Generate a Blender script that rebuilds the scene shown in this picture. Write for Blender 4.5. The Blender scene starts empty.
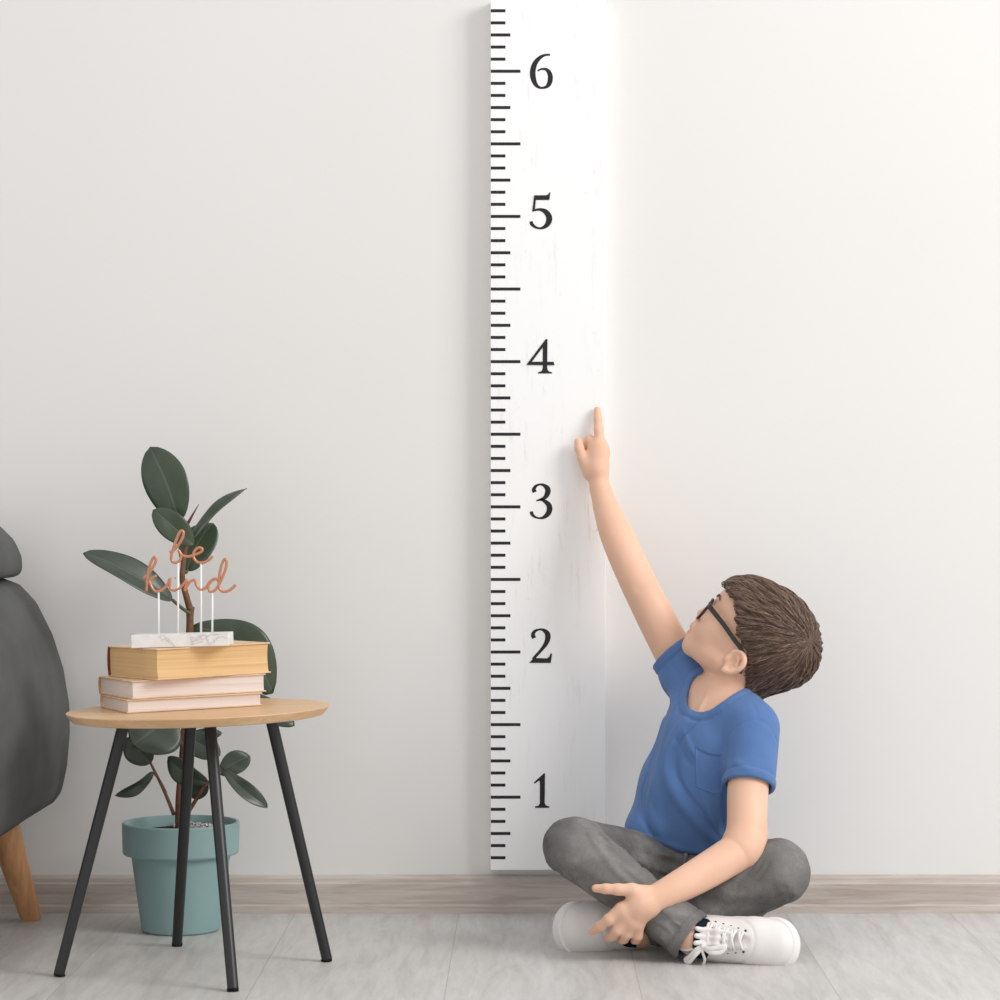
import bpy, math
import numpy as np
from mathutils import Vector
C = bpy.context.scene.collection
rng = np.random.default_rng(7)

# ------------------------------------------------------------------ camera, world, lights, exposure
FPX, CAMD, CAMZ, VX, VY = 2550.0, 4.72, 0.748, 528.0, 508.0      # focal length in pixels, distance to the wall, height
cd = bpy.data.cameras.new('camera'); cam = bpy.data.objects.new('camera', cd); C.objects.link(cam)
cam.location = (0, -CAMD, CAMZ); cam.rotation_euler = (math.pi/2, 0, 0)
cd.sensor_width = 36; cd.lens = 36*FPX/1000
cd.shift_x = -(VX-500)/1000; cd.shift_y = (VY-500)/1000
bpy.context.scene.camera = cam
w = bpy.data.worlds.new('room_light'); bpy.context.scene.world = w; w.use_nodes = True
w.node_tree.nodes['Background'].inputs[0].default_value = (1.0, 0.992, 0.985, 1)
w.node_tree.nodes['Background'].inputs[1].default_value = 0.765
def area(name, loc, target, sx, sy, power, col):
    l = bpy.data.lights.new(name, 'AREA'); l.shape = 'RECTANGLE'; l.size = sx; l.size_y = sy; l.energy = power; l.color = col
    o = bpy.data.objects.new(name, l); C.objects.link(o); o.location = loc
    o.rotation_euler = (Vector(target)-Vector(loc)).to_track_quat('-Z', 'Y').to_euler(); return o
area('window_light', (4.1, -2.7, 3.3), (0.0, 0.0, 0.8), 2.2, 2.2, 150, (1.0, 0.99, 0.975))
vs = bpy.context.scene.view_settings
vs.view_transform = 'Standard'; vs.look = 'None'; vs.gamma = 1; vs.use_curve_mapping = False; vs.exposure = 0.16

# ------------------------------------------------------------------ helpers
def P(px, py, Y):                       # the place at depth Y seen at a pixel of the photograph
    s = (Y+CAMD)/FPX
    return np.array([(px-VX)*s, Y, CAMZ-(py-VY)*s])
def FL(px, py):                         # the floor point seen at a pixel
    d = FPX*CAMZ/(py-VY)
    return np.array([(px-VX)*d/FPX, d-CAMD, 0.0])
def nrm(v):
    v = np.asarray(v, float); return v/np.linalg.norm(v)
def tag(o, label, cat, group=None, kind=None):
    if label: o['label'] = label
    if cat: o['category'] = cat
    if group: o['group'] = group
    if kind: o['kind'] = kind
    return o
def empty(name, loc, label, cat, group=None):
    o = bpy.data.objects.new(name, None); C.objects.link(o); o.location = loc; o.empty_display_size = .05
    return tag(o, label, cat, group)
def mobj(name, v, f, m, parent=None, smooth=True, org=None):
    v = np.asarray(v, float)
    if org is None and parent is not None:
        org = np.zeros(3); p = parent
        while p is not None: org = org+np.array(p.location); p = p.parent
    loc = np.zeros(3)
    if parent is None and org is not None: loc = np.asarray(org, float)
    if org is not None: v = v-np.asarray(org, float)
    me = bpy.data.meshes.new(name); me.from_pydata(v.tolist(), [], [list(map(int, q)) for q in f]); me.validate()
    me.materials.append(m)
    if smooth: me.polygons.foreach_set('use_smooth', [True]*len(me.polygons))
    o = bpy.data.objects.new(name, me); C.objects.link(o); o.parent = parent; o.location = loc
    return o
def mod_bevel(o, w, seg=2):
    m = o.modifiers.new('b', 'BEVEL'); m.width = w; m.segments = seg; m.limit_method = 'ANGLE'; m.angle_limit = .6
    m.harden_normals = False
    return o
def autosmooth(o, ang=40):
    m = o.data
    for p in m.polygons: p.use_smooth = True
    import bmesh
    b = bmesh.new(); b.from_mesh(m)
    for e in b.edges:
        if len(e.link_faces) == 2 and e.calc_face_angle(0) > math.radians(ang): e.smooth = False
    b.to_mesh(m); b.free(); return o
class MB:                               # collects shapes into one mesh
    def __init__(s): s.v = []; s.f = []
    def add(s, v, f):
        n = len(s.v); s.v += [tuple(map(float, x)) for x in v]; s.f += [[i+n for i in q] for q in f]; return s
    def box(s, c, A, h):                # centre, 3 axes, half sizes
        c = np.asarray(c, float); A = np.asarray(A, float); v = []
        for x in (-1, 1):
            for y in (-1, 1):
                for z in (-1, 1): v.append(c+A[0]*x*h[0]+A[1]*y*h[1]+A[2]*z*h[2])
        return s.add(v, [(0,1,3,2),(4,6,7,5),(0,4,5,1),(2,3,7,6),(0,2,6,4),(1,5,7,3)])
    def tube(s, pts, r, n=10, flat=None):
        pts = np.asarray(pts, float); m = len(pts)
        r = np.full(m, r) if np.isscalar(r) else np.asarray(r, float)
        T = np.gradient(pts, axis=0); T /= np.linalg.norm(T, axis=1)[:, None]+1e-12
        ref = np.array([0, 0, 1.0]) if abs(T[0][2]) < .9 else np.array([1.0, 0, 0])
        N = nrm(np.cross(T[0], ref)); v = []
        for i in range(m):
            N = nrm(N-T[i]*N.dot(T[i])); B = np.cross(T[i], N)
            for k in range(n):
                a = 2*math.pi*k/n; q = N*math.cos(a)+B*math.sin(a)
                if flat is not None: q = q-np.asarray(flat[0])*np.dot(q, flat[0])*(1-flat[1])
                v.append(pts[i]+q*r[i])
        f = [(i*n+k, i*n+(k+1) % n, (i+1)*n+(k+1) % n, (i+1)*n+k) for i in range(m-1) for k in range(n)]
        f += [tuple(range(n))[::-1], tuple((m-1)*n+k for k in range(n))]
        return s.add(v, f)
    def lathe(s, prof, c, n=48, A=None, close=True):
        A = np.eye(3) if A is None else np.asarray(A, float); c = np.asarray(c, float); v = []; m = len(prof)
        for r, z in prof:
            for k in range(n):
                a = 2*math.pi*k/n; v.append(c+A[0]*r*math.cos(a)+A[1]*r*math.sin(a)+A[2]*z)
        f = [(i*n+k, i*n+(k+1) % n, (i+1)*n+(k+1) % n, (i+1)*n+k) for i in range(m-1) for k in range(n)]
        if close: f += [tuple(range(n))[::-1], tuple((m-1)*n+k for k in range(n))]
        return s.add(v, f)
    def build(s, name, m, parent=None, smooth=True, org=None): return mobj(name, s.v, s.f, m, parent, smooth, org)
def crom(pts, n=8, closed=False):       # Catmull-Rom through points of any dimension
    p = np.asarray(pts, float); out = []; N = len(p)
    for i in range(N-1):
        a = p[max(i-1, 0)]; b = p[i]; c = p[i+1]; d = p[min(i+2, N-1)]
        for t in np.linspace(0, 1, n, endpoint=False):
            out.append(.5*((2*b)+(-a+c)*t+(2*a-5*b+4*c-d)*t*t+(-a+3*b-3*c+d)*t**3))
    out.append(p[-1]); return np.array(out)

# ------------------------------------------------------------------ materials
class NT:
    def __init__(s, name):
        s.m = bpy.data.materials.new(name); s.m.use_nodes = True; s.t = s.m.node_tree; s.b = s.t.nodes['Principled BSDF']
    def n(s, typ, **kw):
        x = s.t.nodes.new(typ)
        for k, v in kw.items():
            if k.startswith('i_'):
                key = k[2:]; key = int(key) if key.isdigit() else key.replace('_', ' ')
                x.inputs[key].default_value = v
            else: setattr(x, k, v)
        return x
    def l(s, a, b): s.t.links.new(a, b)
    def base(s, col, rough=.6, spec=.4, **kw):
        s.b.inputs['Base Color'].default_value = (*col, 1); s.b.inputs['Roughness'].default_value = rough
        s.b.inputs['Specular IOR Level'].default_value = spec
        for k, v in kw.items(): s.b.inputs[k.replace('_', ' ')].default_value = v
        return s
    def coord(s, scale=(1, 1, 1), kind='Object', rot=(0, 0, 0)):
        c = s.n('ShaderNodeTexCoord'); mp = s.n('ShaderNodeMapping'); mp.inputs['Scale'].default_value = scale
        mp.inputs['Rotation'].default_value = rot
        s.l(c.outputs[kind], mp.inputs[0]); return mp.outputs[0]
    def noise(s, vec, scale, detail=4, rough=.55, dist=0):
        x = s.n('ShaderNodeTexNoise'); x.inputs['Scale'].default_value = scale; x.inputs['Detail'].default_value = detail
        x.inputs['Roughness'].default_value = rough; x.inputs['Distortion'].default_value = dist
        s.l(vec, x.inputs['Vector']); return x.outputs['Fac']
    def ramp(s, fac, stops):
        r = s.n('ShaderNodeValToRGB'); e = r.color_ramp.elements
        while len(e) < len(stops): e.new(.5)
        for k, (p, c) in enumerate(stops):
            e[k].position = p; e[k].color = (*c, 1) if len(c) == 3 else c
        s.l(fac, r.inputs[0]); return r.outputs[0]
    def mix(s, a, b, fac, mode='MIX'):
        x = s.n('ShaderNodeMix'); x.data_type = 'RGBA'; x.blend_type = mode
        for sock, val in ((x.inputs[0], fac), (x.inputs[6], a), (x.inputs[7], b)):
            if isinstance(val, (int, float)): sock.default_value = val
            elif isinstance(val, tuple): sock.default_value = (*val, 1)
            else: s.l(val, sock)
        return x.outputs[2]
    def col(s, c): s.l(c, s.b.inputs['Base Color']); return s
    def bump(s, h, strength=.3, dist=.001):
        b = s.n('ShaderNodeBump'); b.inputs['Strength'].default_value = strength; b.inputs['Distance'].default_value = dist
        s.l(h, b.inputs['Height']); s.l(b.outputs[0], s.b.inputs['Normal']); return s
def simple(name, col, rough=.6, spec=.4, var=.0, vscale=30, bump=0, bscale=200, bdist=.001, **kw):
    t = NT(name).base(col, rough, spec, **kw); v = t.coord()
    if var:
        n = t.noise(v, vscale); lo = tuple(c*(1-var) for c in col); hi = tuple(min(1, c*(1+var)) for c in col)
        t.col(t.ramp(n, [(.3, lo), (.7, hi)]))
    if bump: t.bump(t.noise(v, bscale, 3), bump, bdist)
    return t.m
def wood(name, c0, c1, c2, stretch, rough=.45, scale=9, seam=None):
    t = NT(name).base(c0, rough, .35); v = t.coord(stretch)
    n = t.noise(v, scale, 6, .6, 1.2); n2 = t.noise(v, scale*5, 3, .6, .4)
    a = t.ramp(n, [(.28, c1), (.5, c0), (.75, c2)])
    b = t.mix(a, t.ramp(n2, [(.35, (.86, .86, .86)), (.62, (1, 1, 1))]), .5, 'MULTIPLY')
    t.col(b); t.bump(n2, .15, .0006); return t.m

def m_wall():
    t = NT('wall_paint').base((.80, .785, .77), .85, .2); v = t.coord()
    t.col(t.ramp(t.noise(v, 1.3, 2), [(.3, (.792, .778, .762)), (.7, (.808, .796, .782))]))
    return t.bump(t.noise(v, 260, 3), .08, .001).m
def m_floor():
    t = NT('whitewashed_planks').base((.6, .59, .57), .42, .35)
    c = t.n('ShaderNodeTexCoord'); sp = t.n('ShaderNodeSeparateXYZ'); t.l(c.outputs['Object'], sp.inputs[0])
    ad = t.n('ShaderNodeMath', operation='ADD'); ad.inputs[1].default_value = -.778+.302*20; t.l(sp.outputs[0], ad.inputs[0])
    ay = t.n('ShaderNodeMath', operation='ADD'); ay.inputs[1].default_value = 7.05; t.l(sp.outputs[1], ay.inputs[0])
    cb = t.n('ShaderNodeCombineXYZ'); t.l(ay.outputs[0], cb.inputs[0]); t.l(ad.outputs[0], cb.inputs[1])
    br = t.n('ShaderNodeTexBrick'); br.offset = .5; br.offset_frequency = 2
    for k, val in (('Scale', 1.0), ('Mortar Size', .0010), ('Mortar Smooth', .3), ('Brick Width', 2.4), ('Row Height', .302), ('Bias', 0)):
        br.inputs[k].default_value = val
    br.inputs['Color1'].default_value = (.0, .0, .0, 1); br.inputs['Color2'].default_value = (1, 1, 1, 1); br.inputs['Mortar'].default_value = (.5, .5, .5, 1)
    t.l(cb.outputs[0], br.inputs['Vector'])
    # grain: stretched along the planks, shifted per plank
    sc = t.n('ShaderNodeVectorMath', operation='MULTIPLY'); sc.inputs[1].default_value = (1.3, 9, 1); t.l(cb.outputs[0], sc.inputs[0])
    of = t.n('ShaderNodeVectorMath', operation='ADD'); t.l(sc.outputs[0], of.inputs[0]); t.l(br.outputs['Color'], of.inputs[1])
    g1 = t.noise(of.outputs[0], 2.2, 6, .62, 1.0); g2 = t.noise(of.outputs[0], 11, 4, .6, .5)
    a = t.ramp(g1, [(.25, (.47, .455, .44)), (.48, (.59, .58, .565)), (.72, (.67, .66, .65))])
    a = t.mix(a, t.ramp(g2, [(.3, (.85, .845, .84)), (.6, (1, 1, 1))]), .7, 'MULTIPLY')
    a = t.mix(a, t.ramp(br.outputs['Color'], [(0, (.955, .95, .945)), (1, (1, 1, 1))]), 1.0, 'MULTIPLY')
    kn = t.n('ShaderNodeTexVoronoi'); kn.inputs['Scale'].default_value = 1.1; t.l(of.outputs[0], kn.inputs['Vector'])
    a = t.mix(a, t.ramp(kn.outputs['Distance'], [(.0, (.72, .7, .67)), (.09, (1, 1, 1))]), .6, 'MULTIPLY')
    a = t.mix(a, (.42, .405, .385), br.outputs['Fac']); t.col(a)
    return t.bump(g2, .12, .0008).m
def m_chart():
    t = NT('distressed_white_paint').base((.9, .9, .9), .55, .3); v = t.coord((9, 1, 1.0))
    n = t.noise(v, 11, 6, .75, .3); n2 = t.noise(t.coord((3, 1, .8)), 5, 3, .6)
    n3 = t.noise(t.coord((2.2, 1, 1.0)), 60, 3, .7)
    streak = t.ramp(n, [(.54, (1, 1, 1)), (.70, (.74, .70, .66))])
    patch = t.ramp(n2, [(.46, (0, 0, 0)), (.66, (.75, .75, .75))])
    c = t.mix((.95, .95, .95), streak, patch, 'MULTIPLY')
    c = t.mix(c, t.ramp(n3, [(.66, (1, 1, 1)), (.74, (.62, .59, .57))]), patch, 'MULTIPLY')
    t.col(c); return t.bump(n, .15, .0008).m
def m_skin():
    t = NT('skin').base((.75, .44, .30), .52, .35); v = t.coord()
    n = t.noise(v, 22, 3)
    a = t.ramp(n, [(.3, (.80, .492, .348)), (.7, (.83, .53, .388))])
    at = t.n('ShaderNodeAttribute', attribute_name='lip'); a = t.mix(a, (.56, .22, .19), at.outputs['Fac'])
    t.col(a); t.b.inputs['Subsurface Weight'].default_value = .18; t.b.inputs['Subsurface Radius'].default_value = (.012, .005, .003)
    t.b.inputs['Subsurface Scale'].default_value = .6
    return t.bump(t.noise(v, 420, 2), .06, .0005).m
def m_shirt():
    t = NT('blue_jersey').base((.105, .20, .43), .85, .2); v = t.coord()
    n = t.noise(v, 14, 4); a = t.ramp(n, [(.3, (.088, .176, .39)), (.7, (.108, .207, .445))]); t.col(a)
    t.b.inputs['Sheen Weight'].default_value = .15
    return t.bump(t.noise(v, 700, 2), .12, .0006).m
def m_jeans():
    t = NT('grey_denim').base((.16, .155, .15), .85, .2); v = t.coord()
    n = t.noise(v, 13, 6, .68); f = t.noise(t.coord((1, 1, 1.0)), 650, 2, .6)
    a = t.ramp(n, [(.33, (.105, .102, .10)), (.52, (.165, .16, .157)), (.70, (.26, .253, .247))])
    a = t.mix(a, t.ramp(f, [(.35, (.78, .78, .78)), (.65, (1.12, 1.12, 1.12))]), .8, 'MULTIPLY')
    at = t.n('ShaderNodeAttribute', attribute_name='fade'); a = t.mix(a, (.33, .325, .315), at.outputs['Fac'])
    t.col(a); return t.bump(f, .35, .0008).m
def m_hair():
    t = NT('brown_hair').base((.11, .06, .038), .42, .4)
    at = t.n('ShaderNodeAttribute', attribute_name='tone')
    a = t.ramp(at.outputs['Fac'], [(0, (.062, .036, .025)), (.45, (.155, .095, .068)), (1, (.34, .23, .17))])
    t.col(a); return t.m
def m_leaf(name, c0, c1, under):
    t = NT(name).base(c0, .32, .5)
    u = t.n('ShaderNodeUVMap'); sp = t.n('ShaderNodeSeparateXYZ'); t.l(u.outputs[0], sp.inputs[0])
    d = t.n('ShaderNodeMath', operation='SUBTRACT'); t.l(sp.outputs[0], d.inputs[0]); d.inputs[1].default_value = .5
    ab = t.n('ShaderNodeMath', operation='ABSOLUTE'); t.l(d.outputs[0], ab.inputs[0])
    # side veins
    mu = t.n('ShaderNodeMath', operation='MULTIPLY_ADD'); t.l(ab.outputs[0], mu.inputs[0]); mu.inputs[1].default_value = -.45; t.l(sp.outputs[1], mu.inputs[2])
    wv = t.n('ShaderNodeMath', operation='MULTIPLY'); t.l(mu.outputs[0], wv.inputs[0]); wv.inputs[1].default_value = 170
    sn = t.n('ShaderNodeMath', operation='SINE'); t.l(wv.outputs[0], sn.inputs[0])
    base = t.ramp(t.noise(t.coord(), 18, 3), [(.3, c0), (.7, c1)])
    a = t.mix(base, tuple(c*1.5 for c in c1), t.ramp(ab.outputs[0], [(.012, (1, 1, 1)), (.03, (0, 0, 0))]))
    geo = t.n('ShaderNodeNewGeometry'); t.col(a)
    return t.bump(sn.outputs[0], .04, .0008).m

M = dict(
    wall=m_wall(), floor=m_floor(), chart=m_chart(), skin=m_skin(), shirt=m_shirt(), jeans=m_jeans(), hair=m_hair(),
    ink=simple('black_paint', (.018, .018, .021), .5, .3),
    skirting=wood('whitewashed_skirting', (.56, .49, .44), (.42, .34, .295), (.66, .61, .565), (1.2, 1, 16), .5, 3.2),
    tabletop=wood('birch_veneer', (.68, .44, .24), (.60, .37, .19), (.74, .51, .30), (.6, 7, 7), .4, 6),
    black_metal=simple('black_metal', (.016, .017, .018), .38, .5),
    rubber=simple('black_rubber', (.012, .012, .012), .8, .2),
    oak=wood('oiled_beech', (.60, .31, .145), (.49, .235, .10), (.68, .38, .19), (9, 9, 1.2), .42, 6),
    fabric=simple('charcoal_felt', (.108, .110, .110), .95, .15, .12, 9, .5, 500, .0008),
    pot=simple('teal_plastic', (.25, .385, .385), .5, .4, .03, 8),
    soil=simple('dark_soil', (.03, .025, .02), .95, .1, .4, 60, .6, 120, .003),
    gravel=simple('pale_gravel', (.5, .49, .46), .9, .2, .35, 160, .6, 150, .003),
    bark=simple('brown_bark', (.19, .095, .055), .75, .25, .3, 60, .4, 140, .001),
    stem=simple('green_stem', (.10, .115, .06), .6, .3, .2, 40),
    leaf=m_leaf('rubber_leaf', (.040, .060, .034), (.062, .088, .052), None),
    leaf_dim=m_leaf('dull_rubber_leaf', (.040, .053, .040), (.058, .075, .057), None),  # slightly darker, greyer green, used on most of the lower leaves
    shoot=simple('red_sheath', (.16, .03, .045), .45, .4),
    cover_brown=simple('worn_brown_cloth', (.22, .055, .03), .7, .25, .25, 30),
    cover_tan=simple('tan_card', (.55, .33, .16), .7, .25, .2, 25),
    cover_cream=simple('cream_card', (.72, .52, .34), .7, .25, .15, 25),
    marble=None, white=simple('white_enamel', (.88, .88, .87), .4, .4),
    copper=simple('copper_acrylic', (.60, .26, .15), .32, .5, Metallic=.45),
    leather=simple('white_leather', (.80, .765, .745), .5, .35, .03, 30),
    sole=simple('white_rubber', (.82, .80, .785), .6, .3),
    lace=simple('white_cotton', (.84, .82, .80), .85, .2, 0, 30, .4, 900, .0005),
    lining=simple('shoe_lining', (.55, .52, .5), .9, .1),
    sock=simple('navy_sock', (.012, .018, .03), .9, .15),
    eyelet=simple('dark_eyelet', (.05, .05, .05), .6, .3),
    glasses=simple('dark_acetate', (.022, .017, .015), .3, .5),
    brow=simple('eyebrow_hair', (.09, .05, .033), .7, .2),
)
def m_glass():
    t = NT('clear_lens').base((1, 1, 1), .02, .5); t.b.inputs['Transmission Weight'].default_value = 1; t.b.inputs['IOR'].default_value = 1.05
    return t.m
M['lens'] = m_glass()
def m_eye():
    t = NT('eye').base((.85, .83, .8), .12, .5)
    at = t.n('ShaderNodeAttribute', attribute_name='iris')
    t.col(t.ramp(at.outputs['Fac'], [(.0, (.85, .82, .79)), (.48, (.85, .82, .79)), (.5, (.07, .035, .02)), (.78, (.09, .05, .03)), (.8, (.005, .005, .005))]))
    return t.m
M['eye'] = m_eye()
def m_marble():
    t = NT('white_marble').base((.85, .84, .83), .35, .4); v = t.coord((1, 1, 2))
    n = t.noise(v, 17, 4, .6, 1.2)
    t.col(t.ramp(n, [(.40, (.86, .85, .84)), (.52, (.80, .775, .76)), (.56, (.60, .57, .55)), (.60, (.84, .83, .82))])); return t.m
M['marble'] = m_marble()
def m_pages(name, a, b):
    t = NT(name).base(a, .85, .15); v = t.coord((3, 3, 420))
    n = t.noise(v, 1.0, 3, .6); t.col(t.ramp(n, [(.3, b), (.7, a)])); return t.bump(n, .4, .0006).m
M['pages_old'] = m_pages('yellowed_pages', (.80, .56, .30), (.66, .42, .20))
M['pages'] = m_pages('pale_pages', (.83, .74, .70), (.72, .62, .58))

# ------------------------------------------------------------------ the setting
fl = MB().box((0, -1.9, -.05), np.eye(3), (3.4, 2.6, .05)).build('floor', M['floor'], smooth=False); tag(fl, 'whitewashed grey wood plank floor', None, kind='structure')
fl['category'] = 'floor'
wl = MB().box((0, .06, 1.3), np.eye(3), (3.4, .06, 1.3)).build('wall_back', M['wall'], smooth=False); tag(wl, 'plain off-white painted wall behind the boy', 'wall', kind='structure')
prof = [(0, 0), (-.0165, 0), (-.0165, .013), (-.0135, .0165), (-.0135, .054), (-.0115, .0565), (-.0105, .064), (-.007, .0685), (0, .0695)]
v = [(x, y, z) for x in (-3.4, 3.4) for y, z in prof]; n = len(prof)
bb = mobj('baseboard_back', v, [(i, i+1, n+i+1, n+i) for i in range(n-1)]+[tuple(range(n))[::-1], tuple(range(n, 2*n))], M['skirting'], smooth=False)
tag(bb, 'pale whitewashed wood baseboard along the back wall', 'baseboard', kind='structure')

# ------------------------------------------------------------------ growth chart
FY = -.038                                # front face of the board
a = P(490.6, 870, FY); b = P(605.5, -1, FY)
org = np.array([(a[0]+b[0])/2, -.015, a[2]])
board = MB().box(((a[0]+b[0])/2, FY/2-.0001, (a[2]+b[2])/2), np.eye(3), ((b[0]-a[0])/2, -FY/2-.0002, (b[2]-a[2])/2)).build('growth_chart', M['chart'], smooth=False, org=org)
mod_bevel(board, .0006, 2)
tag(board, 'tall white distressed wooden ruler growth chart with black numerals hung on the wall', 'growth chart')
INK = FY-.0004
def flatpoly(px, dy=0.0):                         # a thin painted shape, given in photograph pixels on the board's face
    q = [P(x, y, INK)-np.array([0, dy, 0]) for x, y in px]
    if sum((q[i][0]*q[(i+1) % len(q)][2]-q[(i+1) % len(q)][0]*q[i][2]) for i in range(len(q))) < 0: q = q[::-1]
    n = len(q); back = [p+np.array([0, .0004, 0]) for p in q]
    return q+back, [tuple(range(n))]+[(i, n+i, n+(i+1) % n, (i+1) % n) for i in range(n)]
for k in range(1, 200):
    y = 797.2-(k-12)*12.1           # inches from the bottom
    if y > 866 or y < 2: continue
    L = 29.5 if k % 6 == 0 else (19.5 if k % 3 == 0 else 14.5)
    h = 1.5
    vv, ff = flatpoly([(490.8, y-h), (490.9+L, y-h), (490.9+L, y+h), (490.8, y+h)])
    o = mobj('inch_mark', vv, ff, M['ink'], board, False)
G = {
 '6': (40, .06, [[(503,246,30),(420,250,38),(330,295,60),(250,390,82),(213,520,94),(222,640,90),(262,740,66),(320,790,42),(370,797,36),(440,780,50),(490,720,78),(507,620,82),(485,540,72),(440,492,50),(385,482,36),(340,490,30),(294,515,24)]], []),
 '5': (185, .055, [[(235,470,30),(310,448,42),(390,450,60),(470,490,92),(525,570,108),(525,660,105),(475,740,78),(400,782,48),(340,785,36),(270,760,46),(215,710,64),(203,660,58)]],
       [[(258,188),(470,186),(505,175),(525,155),(538,128),(552,138),(534,272),(288,272),(272,440),(222,488)]]),
 '4': (330, .055, [], [[(415,260),(500,165),(495,690),(505,730),(530,755),(580,765),(580,790),(330,790),(330,765),(385,752),(405,725),(415,690)],
       [(470,165),(500,165),(497,205),(205,590),(128,632),(128,620)], [(128,635),(178,578),(612,578),(627,640)]]),
 '3': (475, .055, [[(268,312,80),(252,262,70),(290,200,50),(360,172,34),(430,185,55),(495,240,95),(505,310,100),(470,390,78),(400,435,46),(298,467,26)],
       [(300,466,24),(370,450,32),(440,470,62),(520,540,92),(538,620,102),(510,700,92),(440,765,62),(360,785,34),(280,765,40),(220,715,60),(207,662,60)]], []),
 '2': (620, .055, [[(258,330,78),(236,270,72),(270,205,55),(350,172,34),(430,185,58),(495,245,95),(505,330,98),(470,430,78),(390,540,56),(300,640,52),(235,715,52)]],
       [[(165,780),(258,680),(300,692),(490,697),(530,672),(556,606),(583,610),(560,780)]]),
 '1': (765, .055, [], [[(435,150),(455,150),(448,690),(462,725),(490,742),(532,750),(532,778),(275,778),(275,750),(325,742),(348,725),(360,690),(362,290),(335,288),(270,338),(250,318)]]),
}
for ch, (y0, s, strokes, polys) in G.items():
    mb = MB()
    for st in strokes:
        q = crom(st, 8); T = np.gradient(q[:, :2], axis=0); T /= np.linalg.norm(T, axis=1)[:, None]; N = np.stack([-T[:, 1], T[:, 0]], 1)
        Lp = q[:, :2]+N*q[:, 2:3]/2; Rp = q[:, :2]-N*q[:, 2:3]/2
        for i in range(len(q)-1):
            quad = [Lp[i], Lp[i+1], Rp[i+1], Rp[i]]
            vv, ff = flatpoly([(520+x*s, y0+y*s) for x, y in quad]); mb.add(vv[:4], ff[:1])
    for ip, pl in enumerate(polys):
        vv, ff = flatpoly([(520+x*s, y0+y*s) for x, y in pl], .0004*(ip+1)); nn = len(vv)//2; mb.add(vv[:nn], ff[:1])
    o = mb.build('numeral', M['ink'], board, False); o['label'] = 'black serif numeral %s' % ch

# ------------------------------------------------------------------ side table
feet = [FL(59, 976.5), FL(233, 991.5), FL(177, 946), FL(327, 961.5)]
tc = np.mean(feet, axis=0)
D0 = tc[1]+CAMD
tx = (198.5-VX)*D0/FPX; TZ = CAMZ-(708.5-VY)*D0/FPX; TR = 131*D0/FPX
tilt = math.radians(1.5)
TA = np.array([[math.cos(tilt), 0, math.sin(tilt)], [0, 1, 0], [-math.sin(tilt), 0, math.cos(tilt)]])
TC = np.array([tx, tc[1], TZ])
def topz(x): return TZ+math.tan(tilt)*(x-tx)
tb = empty('side_table', (tx, tc[1], 0), 'round birch side table on four slim black metal legs, stack of books on it', 'table')
o = MB().lathe([(0.001, -.0150), (TR*.93, -.0150), (TR*.955, -.0137), (TR*.985, -.006), (TR, -.0012), (TR*.998, 0), (TR*.985, .0002), (0.001, -.0002)], TC, 96, TA, False).build('tabletop', M['tabletop'], tb)
autosmooth(o, 35)
for (ft, tp) in zip(feet, [(128, 727), (214, 728), (186.5, 728), (268, 722)]):
    # leg top: on the underside, toward the foot from the table's centre
    dirn = ft[:2]-TC[:2]
    x = (tp[0]-VX)*D0/FPX
    t = (x-TC[0])/dirn[0] if abs(dirn[0]) > .05 else .38
    t = min(max(t, .3), .62)
    top = np.array([x, TC[1]+dirn[1]*t*.9, topz(x)-.0145])
    leg = MB().tube([top, ft+np.array([0, 0, .004])], [.0098, .0088], 20).build('leg', M['black_metal'], tb); autosmooth(leg, 50)
    MB().tube([ft+np.array([0, 0, .0]), ft+(top-ft)*.012], [.0089, .0095], 20).build('foot_cap', M['rubber'], leg, True)

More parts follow.
